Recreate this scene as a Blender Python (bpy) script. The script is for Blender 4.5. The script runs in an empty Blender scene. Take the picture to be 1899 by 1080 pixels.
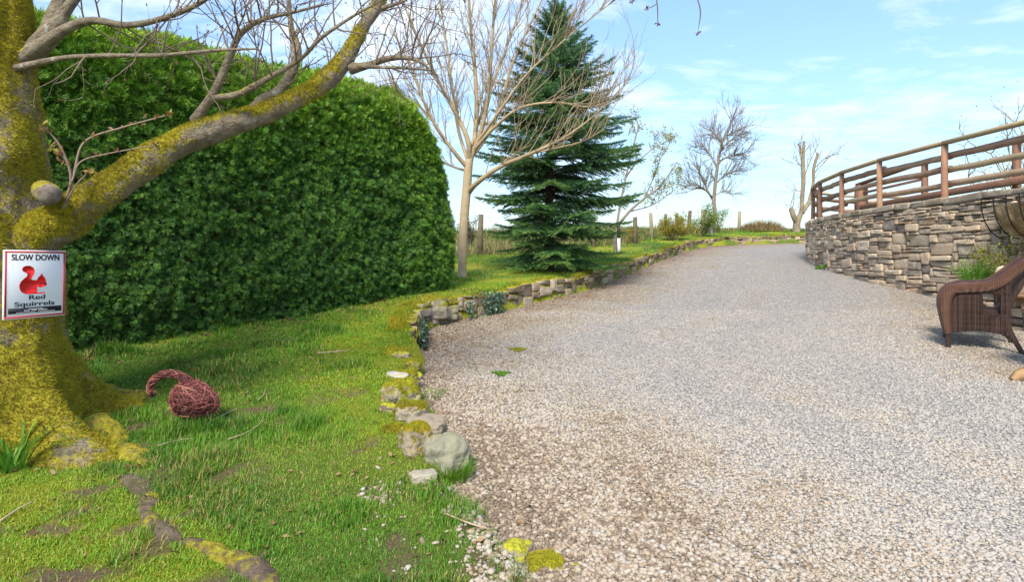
import bpy, math, random
import numpy as np
from mathutils import Vector, Matrix
rng = np.random.default_rng(7)
random.seed(7)
SC = bpy.context.scene
# ------------------------------------------------------------------ camera
F, HZ, ZC, CX = 1130.0, 480.0, 1.4, 949.5       # focal length in photo pixels, eye level row, eye height, centre column
cam_d = bpy.data.cameras.new("camera"); cam = bpy.data.objects.new("camera", cam_d)
SC.collection.objects.link(cam); SC.camera = cam
cam.location = (0, 0, ZC); cam.rotation_euler = (math.radians(90), 0, 0)
cam_d.sensor_width = 36; cam_d.lens = 36 * F / 1899
cam_d.shift_y = -(540 - HZ) / 1899; cam_d.clip_start = .05; cam_d.clip_end = 3000
# ------------------------------------------------------------------ sky and sun
SUN_EL, SUN_AZ = math.radians(46), math.radians(197)      # azimuth clockwise from +Y: sun behind the viewer's left shoulder
W = bpy.data.worlds.new("World"); SC.world = W; W.use_nodes = True
nt = W.node_tree; nt.nodes.clear()
def wn(t, **k):
    n = nt.nodes.new(t)
    for a, b in k.items(): setattr(n, a, b)
    return n
sky = wn('ShaderNodeTexSky', sky_type='NISHITA', sun_disc=False, sun_elevation=SUN_EL, sun_rotation=SUN_AZ, air_density=1.0, dust_density=0.6, ozone_density=1.0, altitude=100)
tc = wn('ShaderNodeTexCoord'); sep = wn('ShaderNodeSeparateXYZ'); nt.links.new(tc.outputs['Generated'], sep.inputs[0])
def wmath(op, a, b=None, c=None, clamp=False):
    n = wn('ShaderNodeMath', operation=op); n.use_clamp = clamp
    for i, v in enumerate((a, b, c)):
        if v is None: continue
        if isinstance(v, (int, float)): n.inputs[i].default_value = v
        else: nt.links.new(v, n.inputs[i])
    return n.outputs[0]
zz = wmath('ADD', wmath('MAXIMUM', sep.outputs[2], 0.0), 0.10)
cu = wmath('DIVIDE', sep.outputs[0], zz); cv = wmath('DIVIDE', sep.outputs[1], zz)
cmb = wn('ShaderNodeCombineXYZ'); nt.links.new(cu, cmb.inputs[0]); nt.links.new(cv, cmb.inputs[1])
n1 = wn('ShaderNodeTexNoise'); n1.inputs['Scale'].default_value = 3.4; n1.inputs['Detail'].default_value = 7; n1.inputs['Roughness'].default_value = .62; n1.inputs['Distortion'].default_value = .35
n2 = wn('ShaderNodeTexNoise'); n2.inputs['Scale'].default_value = .8; n2.inputs['Detail'].default_value = 4
mp = wn('ShaderNodeMapping'); mp.inputs['Location'].default_value = (3.7, 1.3, 0); mp.inputs['Rotation'].default_value = (0, 0, .5); mp.inputs['Scale'].default_value = (1.0, 1.5, 1)
nt.links.new(cmb.outputs[0], mp.inputs[0]); nt.links.new(mp.outputs[0], n1.inputs['Vector']); nt.links.new(mp.outputs[0], n2.inputs['Vector'])
cl = wmath('ADD', wmath('MULTIPLY', n1.outputs[0], .62), wmath('MULTIPLY', n2.outputs[0], .62))
cl = wmath('MULTIPLY', wmath('SUBTRACT', cl, .575), 4.2, clamp=True)
cl = wmath('ADD', wmath('MULTIPLY', cl, wmath('ADD', wmath('MULTIPLY', sep.outputs[2], 2.0), .18, clamp=True)), .06)
hzn = wmath('POWER', wmath('SUBTRACT', 1.0, wmath('MAXIMUM', sep.outputs[2], 0.0), clamp=True), 20.0)     # pale hazy band low down
cl = wmath('MAXIMUM', cl, wmath('MULTIPLY', hzn, .8))
mix = wn('ShaderNodeMix', data_type='RGBA'); nt.links.new(cl, mix.inputs[0]); tint = wn('ShaderNodeMix', data_type='RGBA', blend_type='MULTIPLY'); tint.inputs[0].default_value = 1; nt.links.new(sky.outputs[0], tint.inputs[6]); tint.inputs[7].default_value = (.85, .90, .94, 1); hs = wn('ShaderNodeHueSaturation'); hs.inputs['Saturation'].default_value = 1.08; nt.links.new(tint.outputs[2], hs.inputs['Color'])
dim = wn('ShaderNodeVectorMath', operation='SCALE'); nt.links.new(hs.outputs[0], dim.inputs[0]); nt.links.new(wmath('SUBTRACT', 1.02, wmath('MULTIPLY', wmath('POWER', wmath('SUBTRACT', 1.0, wmath('MAXIMUM', sep.outputs[2], 0.0), clamp=True), 4.0), .70)), dim.inputs['Scale'])
nt.links.new(dim.outputs[0], mix.inputs[6]); mix.inputs[7].default_value = (3.5, 3.75, 3.95, 1)
bg = wn('ShaderNodeBackground'); bg.inputs[1].default_value = 0.105; nt.links.new(mix.outputs[2], bg.inputs[0])
wo = wn('ShaderNodeOutputWorld'); nt.links.new(bg.outputs[0], wo.inputs[0])
sd = bpy.data.lights.new("sun", 'SUN'); so = bpy.data.objects.new("sun", sd); SC.collection.objects.link(so)
sd.energy = 1.85; sd.angle = math.radians(18); sd.color = (1, .92, .79)
sv = Vector((math.sin(SUN_AZ) * math.cos(SUN_EL), math.cos(SUN_AZ) * math.cos(SUN_EL), math.sin(SUN_EL)))
so.rotation_euler = sv.to_track_quat('Z', 'Y').to_euler(); so.location = sv * 40
SC.view_settings.view_transform = 'Standard'; SC.view_settings.look = 'None'; SC.view_settings.gamma = 1
SC.view_settings.exposure = 1.80
SC.cycles.max_bounces = 6; SC.cycles.transparent_max_bounces = 8
try: SC.cycles.use_denoising = True
except Exception: pass
# ------------------------------------------------------------------ helpers
def pt(x, y, Y): return np.array(((x - CX) / F * Y, Y, ZC + (HZ - y) / F * Y))
def hash3(i, j, k, seed=0):
    h = (i.astype(np.int64) * 374761393 + j.astype(np.int64) * 668265263 + k.astype(np.int64) * 2147483647 + seed * 974711) & 0xffffffff
    h = ((h ^ (h >> 13)) * 1274126177) & 0xffffffff
    h = ((h ^ (h >> 16)) * 2246822519) & 0xffffffff
    return ((h ^ (h >> 15)) & 0xffff) / 65535.0
def vn(p, scale=1.0, seed=0):          # smooth value noise in 0..1, p is N x 2 or N x 3
    p = np.asarray(p, float) * scale
    if p.shape[1] == 2: p = np.column_stack([p, np.zeros(len(p))])
    i = np.floor(p).astype(np.int64); f = p - i; f = f * f * (3 - 2 * f)
    r = 0
    for a in (0, 1):
        for b in (0, 1):
            for c in (0, 1):
                w = (f[:, 0] if a else 1 - f[:, 0]) * (f[:, 1] if b else 1 - f[:, 1]) * (f[:, 2] if c else 1 - f[:, 2])
                r = r + w * hash3(i[:, 0] + a, i[:, 1] + b, i[:, 2] + c, seed)
    return r
def fbm(p, scale=1.0, oct=3, seed=0):
    r, a, t = 0, 1.0, 0
    for o in range(oct):
        r = r + a * vn(p, scale * 2 ** o, seed + o * 17); t += a; a *= .5
    return r / t
def sstep(a, b, x):
    t = np.clip((x - a) / (b - a), 0, 1); return t * t * (3 - 2 * t)
def nrm(v): return v / np.maximum(np.linalg.norm(v, axis=-1, keepdims=True), 1e-9)

class MB:
    """collects vertices and faces and links them as ONE mesh object"""
    def __init__(s): s.v = []; s.f = {3: [], 4: []}; s.a = {}; s.n = 0
    def add(s, v, q=None, t=None, **attrs):
        v = np.asarray(v, float).reshape(-1, 3); m = len(v)
        if q is not None and len(q): s.f[4].append(np.asarray(q, np.int64).reshape(-1, 4) + s.n)
        if t is not None and len(t): s.f[3].append(np.asarray(t, np.int64).reshape(-1, 3) + s.n)
        for k in set(list(attrs) + list(s.a)):
            s.a.setdefault(k, [np.zeros(s.n)] if s.n else [])
            s.a[k].append(np.broadcast_to(np.asarray(attrs.get(k, 0.0), float), (m,)).copy())
        s.v.append(v); s.n += m
        return s
    def tube(s, pts, rad, k=6, cap=False, **attrs):
        p = np.asarray(pts, float); r = np.broadcast_to(np.asarray(rad, float), (len(p),))
        t = nrm(np.gradient(p, axis=0)); main = nrm((p[-1] - p[0])[None])[0]
        ref = np.eye(3)[np.argmin(np.abs(main))]
        u = nrm(np.cross(t, ref)); w = np.cross(t, u)
        a = np.arange(k) * 2 * math.pi / k
        ring = p[:, None] + r[:, None, None] * (np.cos(a)[None, :, None] * u[:, None] + np.sin(a)[None, :, None] * w[:, None])
        n = len(p); i = np.arange(n - 1)[:, None] * k; j = np.arange(k)[None]; j2 = (j + 1) % k
        q = np.stack([i + j, i + j2, i + k + j2, i + k + j], -1).reshape(-1, 4)
        v = ring.reshape(-1, 3); tr = None
        if cap:
            v = np.vstack([v, p[0], p[-1]]); b = n * k
            jj = np.arange(k); j3 = (jj + 1) % k
            tr = np.vstack([np.column_stack([jj * 0 + b, j3, jj]), np.column_stack([jj * 0 + b + 1, (n - 1) * k + jj, (n - 1) * k + j3])])
        return s.add(v, q, tr, **attrs)
    def box(s, c, d, R=None, bev=0.0, **attrs):
        c = np.asarray(c, float); d = np.asarray(d, float) / 2
        b = min(bev, d.min() * .45)
        if b <= 0:
            v = np.array([(x, y, z) for x in (-1, 1) for y in (-1, 1) for z in (-1, 1)], float) * d
            q = [(0, 1, 3, 2), (4, 6, 7, 5), (0, 4, 5, 1), (2, 3, 7, 6), (0, 2, 6, 4), (1, 5, 7, 3)]; t = None
        else:
            V, ix = [], {}
            for ax in range(3):
                for sx in (-1, 1):
                    for sy in (-1, 1):
                        for sz in (-1, 1):
                            sg = np.array((sx, sy, sz)); p = sg * (d - b); p[ax] = sg[ax] * d[ax]
                            ix[(ax, sx, sy, sz)] = len(V); V.append(p)
            v = np.array(V); q = []; t = []
            cyc = ((-1, -1), (1, -1), (1, 1), (-1, 1))
            for ax in range(3):
                o = [(ax + 1) % 3, (ax + 2) % 3]
                for sg in (-1, 1):
                    f = []
                    for e, g in cyc:
                        k = [0, 0, 0]; k[ax] = sg; k[o[0]] = e; k[o[1]] = g; f.append(ix[(ax, *k)])
                    q.append(f if sg > 0 else f[::-1])
            for ax in range(3):                      # edges along axis ax
                o = [(ax + 1) % 3, (ax + 2) % 3]
                for e, g in cyc:
                    k0 = [0, 0, 0]; k0[o[0]] = e; k0[o[1]] = g; k1 = list(k0); k0[ax] = -1; k1[ax] = 1
                    f = [ix[(o[0], *k0)], ix[(o[0], *k1)], ix[(o[1], *k1)], ix[(o[1], *k0)]]
                    q.append(f if e * g < 0 else f[::-1])
            for sx in (-1, 1):
                for sy in (-1, 1):
                    for sz in (-1, 1):
                        f = [ix[(a, sx, sy, sz)] for a in range(3)]; t.append(f if sx * sy * sz > 0 else f[::-1])
        if R is not None: v = v @ np.asarray(R, float).T
        return s.add(v + c, q, t, **attrs)
    def build(s, name, mat, parent=None, smooth=False, org=None):
        v = np.concatenate(s.v) if s.v else np.zeros((0, 3))
        qs = np.concatenate(s.f[4]) if s.f[4] else np.zeros((0, 4), int); ts = np.concatenate(s.f[3]) if s.f[3] else np.zeros((0, 3), int)
        if org is not None: v = v - np.asarray(org, float)
        elif parent is not None: v = v - np.array(parent_world(parent))
        me = bpy.data.meshes.new(name)
        me.vertices.add(len(v)); me.vertices.foreach_set('co', v.astype(np.float32).ravel())
        me.loops.add(qs.size + ts.size); me.loops.foreach_set('vertex_index', np.concatenate([qs.ravel(), ts.ravel()]).astype(np.int32))
        me.polygons.add(len(qs) + len(ts))
        st = np.concatenate([np.arange(len(qs)) * 4, qs.size + np.arange(len(ts)) * 3]).astype(np.int32)
        me.polygons.foreach_set('loop_start', st)
        if smooth: me.polygons.foreach_set('use_smooth', np.ones(len(st), bool))
        for k, l in s.a.items():
            at = me.attributes.new(k, 'FLOAT', 'POINT'); at.data.foreach_set('value', np.concatenate(l).astype(np.float32))
        me.update(calc_edges=True); me.validate()
        if mat is not None: me.materials.append(mat)
        o = bpy.data.objects.new(name, me); SC.collection.objects.link(o)
        if org is not None and parent is None: o.location = tuple(org)
        if parent is not None: o.parent = parent
        return o
def parent_world(o):
    p = Vector(o.location)
    while o.parent is not None: o = o.parent; p = p + Vector(o.location)
    return p
def tag(o, label=None, cat=None, group=None, kind=None):
    if label: o['label'] = label
    if cat: o['category'] = cat
    if group: o['group'] = group
    if kind: o['kind'] = kind
    return o
def thing(name, loc, label, cat, group=None):
    o = bpy.data.objects.new(name, None); SC.collection.objects.link(o); o.location = tuple(float(a) for a in loc); o.empty_display_size = .1
    return tag(o, label, cat, group)
def copy_tree(o, parent=None):
    kids = [c for c in SC.collection.objects if c.parent is o]
    c = o.copy(); SC.collection.objects.link(c); c.parent = parent
    for k in kids: copy_tree(k, c)
    return c
def smooth_path(P, n=8):               # Catmull-Rom through the control points (any number of columns)
    P = np.asarray(P, float); Q = np.vstack([2 * P[0] - P[1], P, 2 * P[-1] - P[-2]]); out = []
    for i in range(1, len(Q) - 2):
        t = np.linspace(0, 1, n, endpoint=False)[:, None]; a, b, c, d = Q[i - 1], Q[i], Q[i + 1], Q[i + 2]
        out.append(.5 * ((2 * b) + (c - a) * t + (2 * a - 5 * b + 4 * c - d) * t ** 2 + (3 * b - a - 3 * c + d) * t ** 3))
    return np.vstack(out + [P[-1:]])

# ------------------------------------------------------------------ materials
def ramp_mat(name, attr, stops, rough=.8, transl=0.0, noise=None, bump=None, spec=.3, extra=None):
    """colour from a 0..1 vertex attribute through a ramp, broken up by a 3D noise; optional bump and translucency"""
    m = bpy.data.materials.new(name); m.use_nodes = True; t = m.node_tree; N = t.nodes; L = t.links
    b = N['Principled BSDF']; b.inputs['Roughness'].default_value = rough; b.inputs['Specular IOR Level'].default_value = spec
    a = N.new('ShaderNodeAttribute'); a.attribute_name = attr; fac = a.outputs['Fac']
    g = N.new('ShaderNodeTexCoord')
    if noise:
        n = N.new('ShaderNodeTexNoise'); n.inputs['Scale'].default_value = noise[0]; n.inputs['Detail'].default_value = 6; n.inputs['Roughness'].default_value = .6
        L.new(g.outputs['Object'], n.inputs['Vector'])
        s = N.new('ShaderNodeMath'); s.operation = 'MULTIPLY_ADD'; L.new(n.outputs[0], s.inputs[0]); s.inputs[1].default_value = noise[1]; s.inputs[2].default_value = -noise[1] / 2
        u = N.new('ShaderNodeMath'); u.operation = 'ADD'; u.use_clamp = True; L.new(s.outputs[0], u.inputs[0]); L.new(fac, u.inputs[1]); fac = u.outputs[0]
    r = N.new('ShaderNodeValToRGB'); L.new(fac, r.inputs[0]); e = r.color_ramp.elements
    while len(e) < len(stops): e.new(.5)
    for i, (p, c) in enumerate(stops): e[i].position = p; e[i].color = (*c, 1)
    col = r.outputs[0]
    if extra: col = extra(t, g, col)
    L.new(col, b.inputs['Base Color'])
    if bump:
        bn = N.new('ShaderNodeTexNoise'); bn.inputs['Scale'].default_value = bump[0]; bn.inputs['Detail'].default_value = 8; bn.inputs['Roughness'].default_value = .65
        L.new(g.outputs['Object'], bn.inputs['Vector'])
        bb = N.new('ShaderNodeBump'); bb.inputs['Strength'].default_value = bump[1]; bb.inputs['Distance'].default_value = bump[2]
        L.new(bn.outputs[0], bb.inputs['Height']); L.new(bb.outputs[0], b.inputs['Normal'])
    if transl:
        tr = N.new('ShaderNodeBsdfTranslucent'); L.new(col, tr.inputs[0]); mx = N.new('ShaderNodeMixShader'); mx.inputs[0].default_value = transl
        L.new(b.outputs[0], mx.inputs[1]); L.new(tr.outputs[0], mx.inputs[2]); L.new(mx.outputs[0], N['Material Output'].inputs['Surface'])
    return m
def plain(name, c, rough=.5, **k): return ramp_mat(name, 'none', [(0, c), (1, c)], rough, **k)
def moss_by_normal(colour=(.20, .19, .012), lo=.35, hi=.8, scale=5, amount=.9):
    """moss that grows on upward faces of stones, broken up by noise"""
    def f(t, g, col):
        N, L = t.nodes, t.links
        ge = N.new('ShaderNodeNewGeometry'); sp = N.new('ShaderNodeSeparateXYZ'); L.new(ge.outputs['Normal'], sp.inputs[0])
        n = N.new('ShaderNodeTexNoise'); n.inputs['Scale'].default_value = scale; n.inputs['Detail'].default_value = 5; L.new(g.outputs['Object'], n.inputs['Vector'])
        m = N.new('ShaderNodeMath'); m.operation = 'MULTIPLY_ADD'; L.new(n.outputs[0], m.inputs[0]); m.inputs[1].default_value = 1.2; m.inputs[2].default_value = -.6
        a = N.new('ShaderNodeMath'); a.operation = 'ADD'; L.new(sp.outputs[2], a.inputs[0]); L.new(m.outputs[0], a.inputs[1])
        r = N.new('ShaderNodeMapRange'); r.inputs[1].default_value = lo; r.inputs[2].default_value = hi; r.inputs[4].default_value = amount; L.new(a.outputs[0], r.inputs[0])
        n2 = N.new('ShaderNodeTexNoise'); n2.inputs['Scale'].default_value = 60; L.new(g.outputs['Object'], n2.inputs['Vector'])
        cr = N.new('ShaderNodeValToRGB'); L.new(n2.outputs[0], cr.inputs[0])
        cr.color_ramp.elements[0].position = .35; cr.color_ramp.elements[0].color = (colour[0] * .55, colour[1] * .5, colour[2] * .6, 1)
        cr.color_ramp.elements[1].position = .65; cr.color_ramp.elements[1].color = (colour[0] * 1.25, colour[1] * 1.25, colour[2], 1)
        mx = N.new('ShaderNodeMix'); mx.data_type = 'RGBA'; L.new(r.outputs[0], mx.inputs[0]); L.new(col, mx.inputs[6]); L.new(cr.outputs[0], mx.inputs[7])
        return mx.outputs[2]
    return f

def blades(mb, base, h, w, az, lean, tint, curl=.5, seg=2):
    """grass blades: seg quads ending in a tip, bent towards az"""
    n = len(base); h = np.broadcast_to(h, n); w = np.broadcast_to(w, n); lean = np.broadcast_to(lean, n)
    d = np.column_stack([np.cos(az), np.sin(az), np.zeros(n)]); s = np.column_stack([-np.sin(az), np.cos(az), np.zeros(n)])
    rows = []
    for i in range(seg + 1):
        t = i / seg; c = base + d * (h * lean * (t * (1 - curl) + t * t * curl))[:, None] + np.array((0, 0, 1.0)) * (h * t * np.sqrt(np.maximum(.06, 1 - (lean * t * .8) ** 2)))[:, None]
        if i < seg:
            ww = w * (1 - .45 * t) * .5
            rows += [c - s * ww[:, None], c + s * ww[:, None]]
        else: rows += [c]
    m = len(rows); v = np.stack(rows, 1).reshape(-1, 3); o = np.arange(n)[:, None] * m
    q = np.concatenate([o + np.array([[2 * i, 2 * i + 1, 2 * i + 3, 2 * i + 2]]) for i in range(seg - 1)]) if seg > 1 else None
    t3 = o + np.array([[2 * seg - 2, 2 * seg - 1, 2 * seg]])
    mb.add(v, q, t3, tint=np.repeat(tint, m))
def leaves(mb, c, d, nor, L, Wd, tint, fold=.0):
    """rhombic leaves at c, pointing along d, lying across nor"""
    d = nrm(d); s = nrm(np.cross(d, nor)); n = len(c); L = np.broadcast_to(L, n)[:, None]; Wd = np.broadcast_to(Wd, n)[:, None]
    up = np.cross(s, d)
    v = np.stack([c, c + d * L * .45 + s * Wd * .5 + up * L * fold, c + d * L, c + d * L * .45 - s * Wd * .5 + up * L * fold], 1).reshape(-1, 3)
    mb.add(v, np.arange(n * 4).reshape(-1, 4), tint=np.repeat(np.broadcast_to(tint, n), 4))
def rand_dirs(n): return nrm(rng.normal(size=(n, 3)))

def rock(mb, c, dims, seed, n=14, rough=.22, k=3.2, rot=0.0, **attrs):
    """a rounded irregular stone: a cube sphere pushed towards a block and displaced by noise"""
    g = np.linspace(-1, 1, n + 1); V = []; Q = []; o = 0
    for ax in range(3):
        for sg in (-1, 1):
            a, b = np.meshgrid(g, g, indexing='ij'); p = np.zeros((n + 1, n + 1, 3)); p[..., ax] = sg; p[..., (ax + 1) % 3] = a; p[..., (ax + 2) % 3] = b
            i, j = np.meshgrid(np.arange(n), np.arange(n), indexing='ij'); b0 = (i * (n + 1) + j + o).ravel()
            q = np.column_stack([b0, b0 + n + 1, b0 + n + 2, b0 + 1]); Q.append(q if sg > 0 else q[:, ::-1]); V.append(p.reshape(-1, 3)); o += (n + 1) ** 2
    p = np.vstack(V); p = p / (np.sum(np.abs(p) ** k, 1) ** (1 / k))[:, None]
    dn = nrm(p); off = np.array([seed * 3.17, seed * 1.31, seed * 7.7])
    p = p * (1 + rough * (fbm(dn + off, 1.7, 3, seed) - .5)[:, None] * 2)
    p = p + dn * (vn(dn + off, 6, seed + 5) - .5)[:, None] * rough * .22
    p = p * np.asarray(dims) / 2; cr, sr = math.cos(rot), math.sin(rot)
    p = p @ np.array([[cr, sr, 0], [-sr, cr, 0], [0, 0, 1]])
    mb.add(p + np.asarray(c), np.vstack(Q), **attrs)
# ------------------------------------------------------------------ the lie of the land
S = .091
def plane_z(y):
    y = np.asarray(y, float); w = np.clip(y - 21, 0, 10)
    z = S * y - .00705 * w ** 2 * (y > 21)
    z = np.where(y > 31, S * 31 - .705 - .05 * (y - 31), z)
    return np.where(y > 200, S * 31 - .705 - .05 * 169 - .004 * (y - 200), z)
def on_plane(x, y):                     # photo pixel of the drive's surface -> world
    Y = ZC / ((y - HZ) / F + S); return ((x - CX) / F * Y, Y)
EDGE = [(.95, -2.0, .03), (.42, .8, .03)]
for x, y, l in ((1005, 1080, .03), (930, 970, .05), (880, 900, .06), (858, 840, .08), (820, 770, .10), (785, 715, .12), (768, 670, .17), (768, 640, .22), (782, 615, .28), (835, 597, .30), (905, 583, .29), (985, 563, .29), (1080, 540, .28), (1150, 513, .26), (1230, 481, .25), (1283, 462.5, .26), (1335, 455.5, .27), (1400, 453, .28), (1490, 450.5, .28)):
    EDGE.append((*on_plane(x, y), l))
EDGE += [(14, 21.6, .28), (20, 20.5, .28), (40, 17, .28)]
EP = smooth_path(EDGE, 6); EXY = EP[:, :2]; ELIFT = EP[:, 2]
EARC = np.concatenate([[0], np.cumsum(np.linalg.norm(np.diff(EXY, axis=0), axis=1))])
def edge_info(x, y):
    """signed distance to the drive's left edge (positive on the lawn side) and the bank's height there"""
    p = np.column_stack([np.ravel(x), np.ravel(y)]).astype(float); best = np.full(len(p), 1e9); sgn = np.ones(len(p)); lift = np.zeros(len(p))
    for i in range(len(EXY) - 1):
        a, b = EXY[i], EXY[i + 1]; e = b - a; t = np.clip(((p - a) @ e) / (e @ e), 0, 1); dv = p - (a + t[:, None] * e)
        d = np.sqrt((dv ** 2).sum(1)); m = d < best
        c = e[0] * dv[:, 1] - e[1] * dv[:, 0]
        best = np.where(m, d, best); sgn = np.where(m, np.sign(c + 1e-12), sgn); lift = np.where(m, ELIFT[i] + t * (ELIFT[i + 1] - ELIFT[i]), lift)
    return best * sgn, lift
def ground_z(x, y, full=False):
    x = np.ravel(np.asarray(x, float)); y = np.ravel(np.asarray(y, float)); d, l = edge_info(x, y); p = np.column_stack([x, y])
    rag = (fbm(p, 3, 3, 3) - .5) * .22 * sstep(.26, .1, l)
    w = np.where(l > .14, .05, .20)
    z = plane_z(y) - .05 + (l + .05) * sstep(0, 1, (d + rag + .03) / w)
    z = z + sstep(.1, .8, d) * ((fbm(p, 1.1, 3, 9) - .5) * .10 * sstep(60, 10, y))
    z = z + sstep(14, 24, y) * sstep(.5, 4, d) * .10
    if full: return z, d, l
    return z
def gz(x, y): return float(ground_z([x], [y])[0])
def drive_z(x, y):
    p = np.column_stack([np.ravel(x), np.ravel(y)]); return plane_z(p[:, 1]) + (fbm(p, .8, 2, 21) - .5) * .035 + (fbm(p, 5, 2, 25) - .5) * .012
def dz(x, y): return float(drive_z([x], [y])[0])
def hit(px, py, drive=False):           # world point where the view ray through a photo pixel meets the ground
    lo, hi = 1.0, 60.0; ys = np.linspace(1.2, 45, 1500); xs = (px - CX) / F * ys; zs = ZC + (HZ - py) / F * ys
    g = drive_z(xs, ys) if drive else ground_z(xs, ys); k = np.argmax(zs < g)
    return np.array((xs[k], ys[k], g[k]))
def stony(p, d):                         # where drive stones have strayed over the grass edge near the viewer
    return sstep(.42, .56, fbm(p, 3.2, 3, 57) + .25 * sstep(.35, .0, d) - .25 * sstep(.2, .6, d)) * sstep(3.0, 2.6, p[:, 1]) * sstep(.75, .45, d)
def lawn_masks(p, d):
    """moss, bare earth and long grass, 0..1 each, as they lie on the lawn"""
    moss = sstep(.48, .66, fbm(p, 1.3, 3, 40)) * .9 + sstep(.9, .15, np.abs(d - .35)) * .75 * sstep(2.5, 4.2, p[:, 1]) * sstep(12, 6, p[:, 1])
    bare = sstep(.575, .66, fbm(p, 2.4, 4, 50)) * sstep(5.0, 3.4, p[:, 1]) * .8
    lng = sstep(.5, .7, fbm(p, 1.7, 3, 60))
    bare = np.maximum(bare, sstep(.66, .74, fbm(p, 6.5, 3, 53)) * sstep(5.5, 3.8, p[:, 1]))
    bare = np.maximum(bare, .9 * stony(p, d))
    return np.clip(moss * (1 - .9 * stony(p, d)), 0, 1), np.clip(bare, 0, 1), lng
xs = np.unique(np.concatenate([np.linspace(-400, -30, 20), np.linspace(-30, -6, 30), np.arange(-6, 5, .07), np.linspace(5, 24, 70), np.linspace(24, 400, 25)]))
ys = np.unique(np.concatenate([np.linspace(-30, 1, 14), np.arange(1, 10, .07), np.linspace(10, 34, 130), np.linspace(34, 120, 30), np.linspace(120, 900, 20)]))
GX, GY = np.meshgrid(xs, ys, indexing='ij'); gx, gy = GX.ravel(), GY.ravel()
gzv, gd, gl = ground_z(gx, gy, True); gp = np.column_stack([gx, gy])
gm, gb, glg = lawn_masks(gp, gd)
FENCE_Y = lambda x: np.interp(x, [-30, -1.1, -.68, .78, 2.1, 3.44, 4.35, 5.16, 5.83, 6.4, 7.06, 8.95, 14, 40], [9, 12.6, 13.2, 14.6, 15.8, 17, 19, 20.5, 21.5, 22, 22.5, 24, 26, 30])
i, j = np.meshgrid(np.arange(len(xs) - 1), np.arange(len(ys) - 1), indexing='ij'); b0 = (i * len(ys) + j).ravel()
quads = np.column_stack([b0, b0 + len(ys), b0 + len(ys) + 1, b0 + 1])
far = (gy > FENCE_Y(gx) + .2)[quads].all(1)
M = {}
def ground_extra(t, g, col):
    N, L = t.nodes, t.links
    def attr(n):
        a = N.new('ShaderNodeAttribute'); a.attribute_name = n; return a.outputs['Fac']
    def mixc(f, a, c):
        m = N.new('ShaderNodeMix'); m.data_type = 'RGBA'; L.new(f, m.inputs[0]); L.new(a, m.inputs[6]); m.inputs[7].default_value = (*c, 1); return m.outputs[2]
    col = mixc(attr('moss'), col, (.26, .27, .014)); return mixc(attr('bare'), col, (.14, .095, .055))
M['lawn'] = ramp_mat('lawn_soil', 'rnd', [(0, (.05, .075, .010)), (.5, (.10, .15, .015)), (1, (.16, .20, .025))], .95, noise=(9, 1.3), bump=(70, 1, .03), extra=ground_extra)
M['field'] = ramp_mat('field_ground', 'rnd', [(0, (.07, .085, .02)), (.5, (.16, .14, .05)), (1, (.22, .17, .08))], .95, noise=(.6, 1.4), bump=(30, .8, .05))
def sub(mask, name, mat):
    q = quads[mask]; u, inv = np.unique(q, return_inverse=True)
    mb = MB(); mb.add(np.column_stack([gx, gy, gzv])[u], inv.reshape(-1, 4), moss=gm[u], bare=gb[u], rnd=np.full(len(u), .5)); return tag(mb.build(name, mat, smooth=True), kind='structure')
sub(~far, 'lawn', M['lawn']); sub(far, 'field', M['field'])
# the gravel drive
dxs = np.concatenate([np.arange(-2, 5, .08), np.linspace(5, 45, 120)]); dys = np.concatenate([np.arange(-3, 1, .4), np.arange(1, 9, .08), np.linspace(9, 26, 110)])
DX, DY = np.meshgrid(dxs, dys, indexing='ij'); dx, dy = DX.ravel(), DY.ravel(); dd, _ = edge_info(dx, dy)
def drive_zone(p, d):                    # 0 grey wheel tracks .. 1 brown verges
    e = -d + (fbm(p, .9, 3, 71) - .5) * .9
    z = np.interp(e, [0, .7, 1.5, 2.0, 2.5, 3.1, 3.9, 4.6, 9], [.95, .70, .42, .10, .40, .06, .30, .60, .7])
    return np.clip(z + (fbm(p, 3, 3, 75) - .5) * .5, 0, 1)
dzn = drive_zone(np.column_stack([dx, dy]), dd)
i, j = np.meshgrid(np.arange(len(dxs) - 1), np.arange(len(dys) - 1), indexing='ij'); b0 = (i * len(dys) + j).ravel()
dq = np.column_stack([b0, b0 + len(dys), b0 + len(dys) + 1, b0 + 1]); dq = dq[(dd < .3)[dq].any(1)]
def gravel_extra(t, g, col):
    N, L = t.nodes, t.links
    out = col
    for sc, amt in ((55, 1.0), (130, .6)):                    # small stones with darker and paler ones among them
        v = N.new('ShaderNodeTexVoronoi'); v.inputs['Scale'].default_value = sc; L.new(g.outputs['Object'], v.inputs['Vector'])
        sp = N.new('ShaderNodeSeparateXYZ'); L.new(v.outputs['Color'], sp.inputs[0])
        r = N.new('ShaderNodeMapRange'); r.inputs[3].default_value = 1 - .42 * amt; r.inputs[4].default_value = 1 + .38 * amt; L.new(sp.outputs[0], r.inputs[0])
        m = N.new('ShaderNodeVectorMath'); m.operation = 'SCALE'; L.new(out, m.inputs[0]); L.new(r.outputs[0], m.inputs['Scale']); out = m.outputs[0]
    return out
GRAVEL = [(0, (.285, .268, .245)), (.35, (.30, .275, .25)), (.7, (.295, .25, .195)), (1, (.25, .185, .125))]
M['gravel'] = ramp_mat('gravel_bed', 'zone', GRAVEL, .9, noise=(14, .45), extra=gravel_extra)
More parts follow.
